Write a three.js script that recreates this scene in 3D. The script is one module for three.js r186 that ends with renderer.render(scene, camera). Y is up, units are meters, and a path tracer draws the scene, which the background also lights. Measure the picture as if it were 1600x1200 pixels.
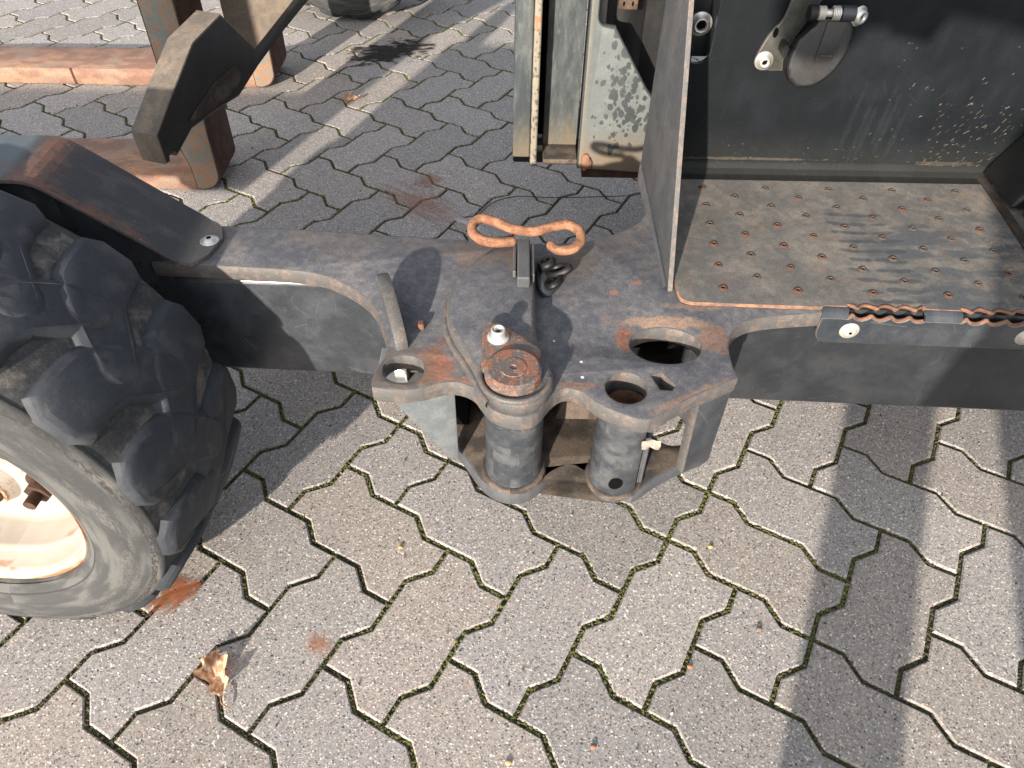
import * as THREE from 'three';
import { MarchingCubes } from 'three/addons/objects/MarchingCubes.js';
import { RoundedBoxGeometry } from 'three/addons/geometries/RoundedBoxGeometry.js';
import { mergeGeometries, mergeVertices, toCreasedNormals } from 'three/addons/utils/BufferGeometryUtils.js';

// ------------------------------------------------------------------ camera, sky, sun, exposure
const scene = new THREE.Scene();
const renderer = new THREE.WebGLRenderer({ antialias: true });
renderer.toneMapping = THREE.LinearToneMapping;
renderer.toneMappingExposure = 2.1;
renderer.shadowMap.enabled = true;
const camera = new THREE.PerspectiveCamera(55.31, 4 / 3, 0.02, 600);
camera.position.set(0, 0.923, 0);
camera.quaternion.setFromRotationMatrix(new THREE.Matrix4().makeBasis(
  new THREE.Vector3(0.99984, 0.01244, -0.01309), new THREE.Vector3(-0.01806, 0.6887, -0.72482), new THREE.Vector3(0, 0.72494, 0.68881)));
const SUN_EL = 18.5 * Math.PI / 180, SUN_AZ = 23.5 * Math.PI / 180;
const sunDir = new THREE.Vector3(-Math.sin(SUN_AZ) * Math.cos(SUN_EL), Math.sin(SUN_EL), Math.cos(SUN_AZ) * Math.cos(SUN_EL));
// hazy bright sky: pale blue overhead, whiter towards the horizon, a broad warm glow round the sun
const skyT = (() => {
  const W = 512, H = 256, d = new Float32Array(W * H * 4);
  for (let r = 0, i = 0; r < H; r++) for (let c = 0; c < W; c++, i += 4) {
    const up = ((r + 0.5) / H - 0.5) * Math.PI, a = ((c + 0.5) / W - 0.5) * 2 * Math.PI, y = Math.sin(up), x = Math.cos(a) * Math.cos(up), z = Math.sin(a) * Math.cos(up);
    const cs = x * sunDir.x + y * sunDir.y + z * sunDir.z, glow = 0.85 * Math.exp((cs - 1) * 2.8) + 1.3 * Math.exp((cs - 1) * 16), h = Math.pow(1 - Math.max(0, y), 3), k = y < 0 ? 0.45 : 1;
    d[i] = k * (0.23 + 0.17 * h + glow * 1.0); d[i + 1] = k * (0.27 + 0.155 * h + glow * 0.95); d[i + 2] = k * (0.34 + 0.13 * h + glow * 0.86); d[i + 3] = 1;
  }
  const t = new THREE.DataTexture(d, W, H, THREE.RGBAFormat, THREE.FloatType); t.mapping = THREE.EquirectangularReflectionMapping; t.magFilter = t.minFilter = THREE.LinearFilter; t.needsUpdate = true; return t;
})();
scene.background = skyT; scene.environment = skyT;
const sun = new THREE.DirectionalLight(new THREE.Color().setRGB(1, 0.9, 0.78), 5);
sun.name = 'sun';
sun.position.copy(sunDir).multiplyScalar(12);
sun.target.position.set(0, 0, -1.2);
sun.castShadow = true;
sun.shadow.radius = 1.7;
sun.shadow.mapSize.set(4096, 4096);
Object.assign(sun.shadow.camera, { left: -4, right: 4, top: 4, bottom: -4, near: 0.5, far: 30 });
scene.add(sun, sun.target);

// ------------------------------------------------------------------ helpers
const rng = (s) => () => { s |= 0; s = (s + 0x6d2b79f5) | 0; let t = Math.imul(s ^ (s >>> 15), 1 | s); t = (t + Math.imul(t ^ (t >>> 7), 61 | t)) ^ t; return ((t ^ (t >>> 14)) >>> 0) / 4294967296; };
const R0 = rng(7);
const LAT = new Float32Array(65536); { const r = rng(99); for (let i = 0; i < 65536; i++) LAT[i] = r(); }
function noise(x, y) {                                                  // value noise, period 256
  const xi = Math.floor(x), yi = Math.floor(y), a = x - xi, b = y - yi, u = a * a * (3 - 2 * a), v = b * b * (3 - 2 * b);
  const x0 = xi & 255, x1 = (xi + 1) & 255, y0 = (yi & 255) << 8, y1 = ((yi + 1) & 255) << 8;
  return (LAT[y0 | x0] * (1 - u) + LAT[y0 | x1] * u) * (1 - v) + (LAT[y1 | x0] * (1 - u) + LAT[y1 | x1] * u) * v;
}
const fbm = (x, y, n = 4) => { let s = 0, a = 0.5, t = 0; for (let i = 0; i < n; i++) { s += a * noise(x, y); t += a; x = x * 2 + 17.3; y = y * 2 + 9.1; a *= 0.5; } return s / t; };
const clamp = (x, a = 0, b = 1) => Math.min(b, Math.max(a, x));
const step = (a, b, x) => { const t = clamp((x - a) / (b - a)); return t * t * (3 - 2 * t); };
const mix = (a, b, t) => [a[0] + (b[0] - a[0]) * t, a[1] + (b[1] - a[1]) * t, a[2] + (b[2] - a[2]) * t];

function pixels(w, h, fn) {                                             // fn(x, y) -> [r, g, b] 0..255
  const c = document.createElement('canvas'); c.width = w; c.height = h;
  const g = c.getContext('2d'), im = g.createImageData(w, h), d = im.data;
  for (let y = 0, i = 0; y < h; y++) for (let x = 0; x < w; x++, i += 4) { const p = fn(x, y); d[i] = p[0]; d[i + 1] = p[1]; d[i + 2] = p[2]; d[i + 3] = p[3] ?? 255; }
  g.putImageData(im, 0, 0);
  return c;
}
function texture(c, { srgb = true, repeat } = {}) {
  const t = new THREE.CanvasTexture(c);
  if (srgb) t.colorSpace = THREE.SRGBColorSpace;
  if (repeat) { t.wrapS = t.wrapT = THREE.RepeatWrapping; t.repeat.set(repeat, repeat); }
  return t;
}
function scratches(c, n, seed, { len = [10, 90], w = [0.5, 1.4], col = ['170,168,160'], a = [0.08, 0.35], ang = null, box = null }) {
  const g = c.getContext('2d'), r = rng(seed), b = box ?? [0, 0, c.width, c.height];
  g.lineCap = 'round';
  for (let i = 0; i < n; i++) {
    const x = b[0] + r() * (b[2] - b[0]), y = b[1] + r() * (b[3] - b[1]), t = ang === null ? r() * 6.283 : ang[0] + (r() - 0.5) * ang[1], l = len[0] + (len[1] - len[0]) * r() * r();
    g.strokeStyle = `rgba(${col[Math.floor(r() * col.length)]},${a[0] + (a[1] - a[0]) * r()})`; g.lineWidth = w[0] + (w[1] - w[0]) * r();
    g.beginPath(); g.moveTo(x, y); g.quadraticCurveTo(x + Math.cos(t) * l / 2 + (r() - 0.5) * l * 0.15, y + Math.sin(t) * l / 2 + (r() - 0.5) * l * 0.15, x + Math.cos(t) * l, y + Math.sin(t) * l); g.stroke();
  }
}
function chips(c, n, seed, { rad = [1, 5], col = ['150,90,60'], a = [0.5, 0.95], box = null, stretch = 1 }) {
  const g = c.getContext('2d'), r = rng(seed), b = box ?? [0, 0, c.width, c.height];
  for (let i = 0; i < n; i++) {
    const x = b[0] + r() * (b[2] - b[0]), y = b[1] + r() * (b[3] - b[1]), q = rad[0] + (rad[1] - rad[0]) * r() * r() * r(), k = 7;
    g.fillStyle = `rgba(${col[Math.floor(r() * col.length)]},${a[0] + (a[1] - a[0]) * r()})`;
    g.beginPath(); for (let j = 0; j < k; j++) { const t = j / k * 6.283, m = q * (0.6 + 0.6 * r()); g[j ? 'lineTo' : 'moveTo'](x + Math.cos(t) * m * stretch, y + Math.sin(t) * m); } g.fill();
  }
}
// rust, chips and dust of their own shape: ragged patches given in canvas pixels
function patch(c, x, y, rx, ry, col, strength, seed, rot = 0) {
  const x0 = Math.max(0, Math.floor(x - Math.max(rx, ry) * 1.5)), y0 = Math.max(0, Math.floor(y - Math.max(rx, ry) * 1.5)), w = Math.min(c.width - x0, Math.ceil(Math.max(rx, ry) * 3)), h = Math.min(c.height - y0, Math.ceil(Math.max(rx, ry) * 3));
  if (w < 1 || h < 1) return;
  const g = c.getContext('2d'), im = g.getImageData(x0, y0, w, h), d = im.data, cs = Math.cos(rot), sn = Math.sin(rot);
  for (let j = 0, i = 0; j < h; j++) for (let k = 0; k < w; k++, i += 4) {
    const dx = x0 + k - x, dy = y0 + j - y, u = (dx * cs + dy * sn) / rx, v = (-dx * sn + dy * cs) / ry, q = Math.sqrt(u * u + v * v);
    const n = fbm((x0 + k) * 0.05 + seed * 31, (y0 + j) * 0.05 + seed * 17, 4), m = strength * step(1.25, 0.7, q + (n - 0.5) * 1.3);
    if (m <= 0) continue;
    const f = 0.75 + 0.5 * fbm((x0 + k) * 0.21 + seed, (y0 + j) * 0.21, 3);
    for (let p = 0; p < 3; p++) d[i + p] = d[i + p] * (1 - m) + col[p] * f * m;
  }
  g.putImageData(im, x0, y0);
}

const mats = {};
function M(name, o) { const m = new THREE.MeshPhysicalMaterial(o); m.name = name; mats[name] = m; return m; }

// geometry helpers -------------------------------------------------
const V3 = (x, y, z) => new THREE.Vector3(x, y, z);
function chaikin(p, n = 2) {                                            // p: [[a, b, corner?]], closed
  for (let k = 0; k < n; k++) {
    const o = [];
    for (let i = 0; i < p.length; i++) {
      const q = p[i], a = p[(i + p.length - 1) % p.length], b = p[(i + 1) % p.length];
      if (q[2]) o.push(q);
      else o.push([q[0] * 0.75 + a[0] * 0.25, q[1] * 0.75 + a[1] * 0.25], [q[0] * 0.75 + b[0] * 0.25, q[1] * 0.75 + b[1] * 0.25]);
    }
    p = o;
  }
  return p;
}
function shapeOf(pts, holes = []) {
  const s = new THREE.Shape(pts.map((p) => new THREE.Vector2(p[0], p[1])));
  for (const h of holes) s.holes.push(new THREE.Path(h.map((p) => new THREE.Vector2(p[0], p[1]))));
  return s;
}
const oval = (x, y, rx, ry, n = 28, rot = 0) => Array.from({ length: n }, (_, i) => { const t = -i / n * 2 * Math.PI, a = rx * Math.cos(t), b = ry * Math.sin(t); return [x + a * Math.cos(rot) - b * Math.sin(rot), y + a * Math.sin(rot) + b * Math.cos(rot)]; });
function extrude(pts, depth, { holes = [], bevel = 0.002, seg = 2 } = {}) {     // outline in a plane, extruded along +z, outline kept
  const g = new THREE.ExtrudeGeometry(shapeOf(pts, holes), { depth: depth - 2 * bevel, bevelEnabled: bevel > 0, bevelThickness: bevel, bevelSize: bevel, bevelOffset: -bevel, bevelSegments: seg, curveSegments: 4, steps: 1 });
  g.translate(0, 0, bevel);
  return g;
}
const creased = (g, a = 0.7) => { const q = toCreasedNormals(g, a); return q; };
// a horizontal plate; outline in (x, z)
function slab(pts, top, th, o = {}) {
  const flip = (p) => p.map((q) => [q[0], -q[1]]);
  const g = extrude(flip(pts), th, { ...o, holes: (o.holes ?? []).map(flip) });
  g.rotateX(-Math.PI / 2); g.translate(0, top - th, 0);
  return boxUV(creased(g));
}
// an upright plate facing +z; outline in (x, y), front face at z
function upright(pts, front, th, o = {}) { const g = extrude(pts, th, o); g.translate(0, 0, front - th); return boxUV(creased(g)); }
// a profile in (z, y) swept along x
function sweepX(pts, x0, x1, o = {}) {
  const g = extrude(pts.map((p) => [-p[0], p[1]]), x1 - x0, o); g.rotateY(Math.PI / 2); g.translate(x0, 0, 0); return boxUV(creased(g));
}
function boxUV(g) {                                                     // uv in metres from the dominant axis of each face
  if (g.index) g = g.toNonIndexed();
  const p = g.attributes.position, uv = new Float32Array(p.count * 2), a = V3(), b = V3(), c = V3(), n = V3();
  for (let i = 0; i < p.count; i += 3) {
    a.fromBufferAttribute(p, i); b.fromBufferAttribute(p, i + 1); c.fromBufferAttribute(p, i + 2);
    n.subVectors(b, a).cross(c.clone().sub(a));
    const ax = Math.abs(n.x), ay = Math.abs(n.y), az = Math.abs(n.z);
    [a, b, c].forEach((q, k) => { const s = ay >= ax && ay >= az ? [q.x, -q.z] : az >= ax ? [q.x, q.y] : [q.z, q.y]; uv[(i + k) * 2] = s[0]; uv[(i + k) * 2 + 1] = s[1]; });
  }
  g.setAttribute('uv', new THREE.BufferAttribute(uv, 2));
  return g;
}
// uv over a rectangle: a0..a1 along one axis, b0..b1 along another (v = 1 at b1)
function rectUV(g, ax, a0, a1, bx, b0, b1) {
  const p = g.attributes.position, uv = new Float32Array(p.count * 2), G = { x: (i) => p.getX(i), y: (i) => p.getY(i), z: (i) => p.getZ(i) };
  for (let i = 0; i < p.count; i++) { uv[i * 2] = (G[ax](i) - a0) / (a1 - a0); uv[i * 2 + 1] = (G[bx](i) - b0) / (b1 - b0); }
  g.setAttribute('uv', new THREE.BufferAttribute(uv, 2));
  return g;
}
// the same, for the flat caps of an extruded plate only (its sides keep their uv in metres)
function capUV(g, ...a) {
  const keep = g.attributes.uv.array.slice(); rectUV(g, ...a);
  const uv = g.attributes.uv; for (const r of g.groups) if (r.materialIndex === 1) for (let i = r.start; i < r.start + r.count; i++) uv.setXY(i, keep[2 * i], keep[2 * i + 1]);
  return g;
}
const box = (x0, x1, y0, y1, z0, z1, r = 0.002) => boxUV(new RoundedBoxGeometry(x1 - x0, y1 - y0, z1 - z0, 2, Math.min(r, (x1 - x0) / 2.1, (y1 - y0) / 2.1, (z1 - z0) / 2.1)).translate((x0 + x1) / 2, (y0 + y1) / 2, (z0 + z1) / 2));
function rod(a, b, r, n = 16, r2 = r) {                                 // cylinder between two points
  const d = b.clone().sub(a), g = new THREE.CylinderGeometry(r2, r, d.length(), n, 1);
  g.applyQuaternion(new THREE.Quaternion().setFromUnitVectors(V3(0, 1, 0), d.normalize())); g.translate((a.x + b.x) / 2, (a.y + b.y) / 2, (a.z + b.z) / 2);
  return g;
}
const lathe = (pts, x, y, z, n = 40, from = 0, len = Math.PI * 2) => new THREE.LatheGeometry(pts.map((p) => new THREE.Vector2(p[0], p[1])), n, from, len).translate(x, y, z);
const join = (list) => mergeGeometries(list.map((g) => { const q = g.index ? g.toNonIndexed() : g.clone(); for (const k of Object.keys(q.attributes)) if (!['position', 'normal', 'uv'].includes(k)) q.deleteAttribute(k); return q; }));
function roughen(g, amp, freq) {                                        // small uneven displacement along the normal
  const p = g.attributes.position, n = g.attributes.normal;
  for (let i = 0; i < p.count; i++) { const k = (fbm(p.getX(i) * freq + 40, p.getZ(i) * freq + p.getY(i) * freq * 0.7 + 60, 3) - 0.5) * amp; p.setXYZ(i, p.getX(i) + n.getX(i) * k, p.getY(i) + n.getY(i) * k, p.getZ(i) + n.getZ(i) * k); }
  return g;
}
const counts = {};
const numbered = (n) => { const k = counts[n] = (counts[n] ?? -1) + 1; return k ? n + '_' + String(k).padStart(3, '0') : n; };
function mesh(name, g, m, parent, label) {
  const o = new THREE.Mesh(g, m); o.name = numbered(name); o.castShadow = o.receiveShadow = true; parent.add(o);
  if (label) o.userData.label = label;
  return o;
}
function thing(name, label, category, pos = [0, 0, 0], group) {
  const o = new THREE.Group(); o.name = numbered(name); o.position.set(...pos); o.userData = { label, category }; if (group) o.userData.group = group; scene.add(o); return o;
}

// ------------------------------------------------------------------ materials
// concrete of the paving stones: grains of several colours, 0.4 m a side
const grainC = (() => {
  const S = 1024, c = pixels(S, S, (x, y) => { const n = noise(x * 0.25, y * 0.25) - 0.5, k = 140 + n * 34; return [k + 4, k, k - 3]; }), g = c.getContext('2d'), r = rng(5);
  const cols = ['222,214,204', '200,192,182', '86,84,86', '62,62,66', '168,146,132', '180,160,146', '116,112,110', '152,146,140', '232,226,216', '96,90,88', '146,120,104', '172,164,156'];
  for (let i = 0; i < 52000; i++) {
    const x = r() * S, y = r() * S, q = 1.1 + 2.3 * r() * r(), t = r() * 3.14, e = 0.6 + 0.4 * r();
    g.fillStyle = `rgba(${cols[Math.floor(r() * cols.length)]},${0.5 + 0.5 * r()})`;
    for (const dx of x < 8 ? [0, S] : x > S - 8 ? [0, -S] : [0]) for (const dy of y < 8 ? [0, S] : y > S - 8 ? [0, -S] : [0]) { g.beginPath(); g.ellipse(x + dx, y + dy, q, q * e, t, 0, 6.283); g.fill(); }
  }
  return c;
})();
const grainT = texture(grainC, { repeat: 1.9 });
const stoneM = [[1, 1, 1], [0.9, 0.9, 0.92], [1.1, 1.09, 1.08], [0.96, 0.93, 0.89], [1.03, 1.03, 1.05], [0.85, 0.85, 0.85], [1.08, 1.04, 1.0], [0.99, 0.98, 0.99]].map((k, i) => M('paving_concrete_' + i, { map: grainT, bumpMap: texture(grainC, { srgb: false, repeat: 1.9 }), bumpScale: 0.0009, roughness: 0.92, color: new THREE.Color(...k) }));
const mossC = pixels(512, 512, (x, y) => { const n = fbm(x / 512 * 64, y / 512 * 64, 4), m = fbm(x / 512 * 8 + 5, y / 512 * 8, 3), f = noise(x * 0.5, y * 0.5); return mix(mix([44, 40, 26], [86, 86, 40], step(0.3, 0.65, n)), [30, 28, 22], step(0.45, 0.7, m) * 0.6 + f * 0.2); });
const mossM = M('moss_and_grit', { map: texture(mossC, { repeat: 4 }), bumpMap: texture(mossC, { srgb: false, repeat: 4 }), bumpScale: 0.002, roughness: 1 });

// dark grey machine paint, weathered, 0.5 m a side
function paintCanvas(base, dust, dustAmt, seed, S = 1024) {
  return pixels(S, S, (x, y) => {
    const u = x / S * 16, v = y / S * 16, d = fbm(u + seed, v, 5), e = fbm(u * 4 + seed, v * 4 + 7, 3), f = noise(x * 0.7 + seed, y * 0.7);
    let c = mix(base, dust, clamp(dustAmt * (0.35 + step(0.35, 0.7, d) * 0.8 + (e - 0.5) * 0.8)));
    const k = 0.88 + 0.24 * f; return [c[0] * k, c[1] * k, c[2] * k];
  });
}
const paintC = paintCanvas([66, 68, 73], [108, 104, 100], 0.3, 3);
scratches(paintC, 500, 11, { a: [0.05, 0.2], len: [8, 70] });
chips(paintC, 240, 12, { rad: [0.6, 3.5], col: ['150,100,74', '120,86,70', '150,148,142'], a: [0.3, 0.8] });
const paintRough = texture(pixels(512, 512, (x, y) => { const k = 120 + 90 * fbm(x / 32, y / 32, 4) + 30 * noise(x * 0.8, y * 0.8); return [k, k, k]; }), { srgb: false, repeat: 2 });
const paintBump = texture(pixels(512, 512, (x, y) => { const k = 128 + 80 * (fbm(x / 20, y / 20, 3) - 0.5) + 60 * (noise(x * 0.9, y * 0.9) - 0.5); return [k, k, k]; }), { srgb: false, repeat: 2.5 });
const paint = M('dark_machine_paint', { map: texture(paintC, { repeat: 2 }), roughnessMap: paintRough, roughness: 0.85, bumpMap: paintBump, bumpScale: 0.0005 });
const glossC = paintCanvas([38, 42, 47], [92, 93, 96], 0.32, 21);
scratches(glossC, 420, 31, { a: [0.05, 0.25], len: [8, 110], w: [0.5, 2] });
chips(glossC, 60, 32, { rad: [0.8, 6], col: ['60,44,36', '120,86,66', '20,20,22'], a: [0.3, 0.8] });
const gloss = M('smooth_dark_paint', { map: texture(glossC, { repeat: 2 }), roughnessMap: paintRough, roughness: 0.45, bumpMap: paintBump, bumpScale: 0.0004, clearcoat: 0.4, clearcoatRoughness: 0.22 });
const black = M('black_paint', { map: texture(paintCanvas([14, 15, 17], [34, 31, 29], 0.4, 44, 512), { repeat: 2 }), roughnessMap: paintRough, roughness: 0.75, bumpMap: paintBump, bumpScale: 0.0006 });
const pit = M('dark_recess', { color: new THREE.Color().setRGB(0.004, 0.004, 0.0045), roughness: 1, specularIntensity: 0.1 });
const rustC = pixels(1024, 1024, (x, y) => {
  const u = x / 64, v = y / 64, n = fbm(u, v, 5), m = fbm(u * 3 + 9, v * 3, 4), f = noise(x * 0.8, y * 0.8);
  let c = mix([88, 60, 48], [128, 90, 68], step(0.3, 0.7, n)); c = mix(c, [126, 96, 84], step(0.5, 0.75, m) * 0.6); const k = 0.8 + 0.4 * f; return [c[0] * k, c[1] * k, c[2] * k];
});
const rustT = texture(rustC, { repeat: 4 }), rustB = texture(rustC, { srgb: false, repeat: 4 });
const rust = M('rusty_steel', { map: rustT, bumpMap: rustB, bumpScale: 0.0012, roughness: 0.9 });
const pinC = pixels(512, 512, (x, y) => { const n = fbm(x / 26, y / 26, 5), m = fbm(x / 9 + 4, y / 9, 3), f = noise(x * 0.8, y * 0.8); let c = mix([88, 80, 77], [120, 82, 66], step(0.42, 0.6, n)); c = mix(c, [164, 118, 92], step(0.58, 0.72, m) * 0.5); const k = 0.75 + 0.5 * f; return [c[0] * k, c[1] * k, c[2] * k]; });
const pinM = M('rusted_pin_steel', { map: texture(pinC, { repeat: 6 }), bumpMap: texture(pinC, { srgb: false, repeat: 6 }), bumpScale: 0.0014, roughness: 0.75 });
const tubeC = paintCanvas([50, 54, 60], [112, 112, 112], 0.5, 71); scratches(tubeC, 200, 72, { a: [0.15, 0.5], len: [10, 60], w: [0.6, 2.4], col: ['40,42,46', '170,172,174'] }); chips(tubeC, 60, 73, { rad: [1, 7], col: ['140,104,82', '176,130,100', '44,44,46'], a: [0.4, 0.9] });
const tubeM = M('worn_blue_grey_paint', { map: texture(tubeC, { repeat: 3 }), roughness: 0.42, metalness: 0.25, bumpMap: paintBump, bumpScale: 0.0008 });
const edgeC = pixels(512, 512, (x, y) => { const n = fbm(x / 24, y / 24, 4), f = noise(x * 0.6, y * 0.6); const c = mix([82, 80, 79], [104, 91, 83], step(0.45, 0.75, n)), k = 0.8 + 0.4 * f; return [c[0] * k, c[1] * k, c[2] * k]; });
const edge = M('worn_rusty_edge', { map: texture(edgeC, { repeat: 8 }), roughness: 0.55, bumpMap: rustB, bumpScale: 0.0006 });
const dustC = pixels(512, 512, (x, y) => { const n = fbm(x / 40, y / 40, 4), f = noise(x * 0.8, y * 0.8), c = mix([56, 50, 46], [94, 82, 72], step(0.3, 0.7, n)), k = 0.78 + 0.44 * f; return [c[0] * k, c[1] * k, c[2] * k]; });
const dusty = M('dust_covered_steel', { map: texture(dustC, { repeat: 4 }), roughness: 0.95, bumpMap: texture(dustC, { srgb: false, repeat: 4 }), bumpScale: 0.001 });
const zinc = M('zinc_plated_steel', { color: new THREE.Color().setRGB(0.66, 0.64, 0.6), metalness: 0.7, roughness: 0.38 });
const oldZinc = M('dull_zinc_steel', { color: new THREE.Color().setRGB(0.42, 0.39, 0.34), metalness: 0.35, roughness: 0.5 });

// ------------------------------------------------------------------ paving
const LATX = 0.37711, LATZ = -0.74267, LT = 0.71233, LU = 0.1125, cu = Math.cos(LT), su = Math.sin(LT);
const lat = (u, v) => [LATX + LU * (u * cu - v * su), LATZ + LU * (u * su + v * cu)];
const own = {};
for (const [k, cells] of [['a', [[0, 1], [1, 1]]], ['b', [[-1, 1], [-2, 1]]], ['c', [[-4, 3]]], ['d', [[-15, -5]]], ['e', [[-14, -5]]], ['f', [[-15, -9]]], ['g', [[-14, -9]]], ['h', [[-23, -1], [-23, 0]]], ['i', [[-22, -2], [-22, -1]]], ['j', [[-21, -2]]]]) for (const c of cells) own[c] = k;
const stoneOf = (i, j) => own[[i, j]] ?? [`${i},${j}H`, `${i - 1},${j}H`, `${i},${j}V`, `${i},${j - 1}V`][(((i + j) % 4) + 4) % 4];
const pavement = new THREE.Group(); pavement.name = 'pavement'; pavement.userData = { kind: 'structure', label: 'yard of grey zigzag concrete paving stones with mossy joints' }; scene.add(pavement);
const frustum = new THREE.Frustum();
camera.aspect = 4 / 3; camera.updateProjectionMatrix(); camera.updateMatrixWorld(true);
const inView = (x, z, m = 1.06) => { const p = V3(x, 0, z).project(camera); return p.z < 1 && V3(x, 0, z).sub(camera.position).dot(V3(0, -0.72494, -0.68881)) > 0.1 && Math.abs(p.x) < m && Math.abs(p.y) < m; };
const byStone = new Map();
for (let i = -44; i < 22; i++) for (let j = -48; j < 28; j++) { const k = stoneOf(i, j); if (!byStone.has(k)) byStone.set(k, []); byStone.get(k).push([i, j]); }
const PROF = [[0, 0], [0.345, -0.08], [0.655, 0.08]];
function outline(cells) {
  const has = (i, j) => cells.some((c) => c[0] === i && c[1] === j), edges = new Map();
  const put = (a, b) => edges.set(a.join(), [a, b]);
  for (const [i, j] of cells) {
    if (!has(i, j - 1)) put([i, j], [i + 1, j]);
    if (!has(i + 1, j)) put([i + 1, j], [i + 1, j + 1]);
    if (!has(i, j + 1)) put([i + 1, j + 1], [i, j + 1]);
    if (!has(i - 1, j)) put([i, j + 1], [i, j]);
  }
  let cur = [...edges.values()][0][0]; const first = cur.join(), pts = [];
  do {
    const [a, b] = edges.get(cur.join()), du = b[0] - a[0], dv = b[1] - a[1], back = du + dv < 0, q = back ? b : a, e = [Math.abs(du), Math.abs(dv)];
    const seq = PROF.map(([t, o]) => [q[0] + (e[0] ? t : -o), q[1] + (e[0] ? o : t)]);
    if (back) { const s2 = [[0, 0], [1 - 0.655, 0.08], [1 - 0.345, -0.08]].map(([t, o]) => [a[0] - (e[0] ? t : o) , a[1] + (e[0] ? o : -t)]); pts.push(...s2); } else pts.push(...seq);
    cur = b;
  } while (cur.join() !== first);
  return pts.map(([u, v]) => lat(u, v));
}
function inset(p, d) {
  const n = p.length, o = [];
  for (let i = 0; i < n; i++) {
    const a = p[(i + n - 1) % n], b = p[i], c = p[(i + 1) % n];
    let n1 = [-(b[1] - a[1]), b[0] - a[0]], n2 = [-(c[1] - b[1]), c[0] - b[0]]; const l1 = Math.hypot(...n1), l2 = Math.hypot(...n2);
    n1 = [n1[0] / l1, n1[1] / l1]; n2 = [n2[0] / l2, n2[1] / l2];
    const k = d / Math.max(0.35, 1 + n1[0] * n2[0] + n1[1] * n2[1]);
    o.push([b[0] + (n1[0] + n2[0]) * k, b[1] + (n1[1] + n2[1]) * k]);
  }
  return o;
}
function paver(cells, rnd) {
  const base = inset(outline(cells), 0.0031), top = inset(base, 0.0018 + rnd() * 0.0008), n = base.length, pos = [], uv = [];
  const ou = rnd() * 7, ov = rnd() * 7, tx = (rnd() - 0.5) * 0.012, tz = (rnd() - 0.5) * 0.012, h = (rnd() - 0.5) * 0.0016;
  const cx = base.reduce((s, q) => s + q[0], 0) / n, cz = base.reduce((s, q) => s + q[1], 0) / n;
  const P = (q, y) => [q[0], y + h + (q[0] - cx) * tx + (q[1] - cz) * tz, q[1]];
  const tri = (...q) => { for (const p of q) { pos.push(...p); uv.push(p[0] + ou, p[2] + ov); } };
  const A = top.map((q) => P(q, 0)), B = base.map((q) => P(q, -0.0018)), C = base.map((q) => P(q, -0.03));
  for (const f of THREE.ShapeUtils.triangulateShape(top.map((q) => new THREE.Vector2(q[0], q[1])), [])) { const [a, b, c] = f.map((i) => A[i]); const up = (b[2] - a[2]) * (c[0] - a[0]) - (b[0] - a[0]) * (c[2] - a[2]) > 0; up ? tri(a, b, c) : tri(a, c, b); }
  for (let i = 0; i < n; i++) { const k = (i + 1) % n; for (const [X, Y] of [[A, B], [B, C]]) { tri(X[i], X[k], Y[i]); tri(X[k], Y[k], Y[i]); } }
  const g = new THREE.BufferGeometry(); g.setAttribute('position', new THREE.Float32BufferAttribute(pos, 3)); g.setAttribute('uv', new THREE.Float32BufferAttribute(uv, 2));
  // orient the side faces outwards
  const p = g.attributes.position;
  for (let i = 0; i < p.count; i += 3) {
    const a = V3().fromBufferAttribute(p, i), b = V3().fromBufferAttribute(p, i + 1), c = V3().fromBufferAttribute(p, i + 2), nn = b.clone().sub(a).cross(c.clone().sub(a));
    if (nn.y < -1e-9) { p.setXYZ(i + 1, c.x, c.y, c.z); p.setXYZ(i + 2, b.x, b.y, b.z); }
  }
  g.computeVertexNormals();
  return { g: creased(g, 0.35), cx, cz };
}
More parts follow.
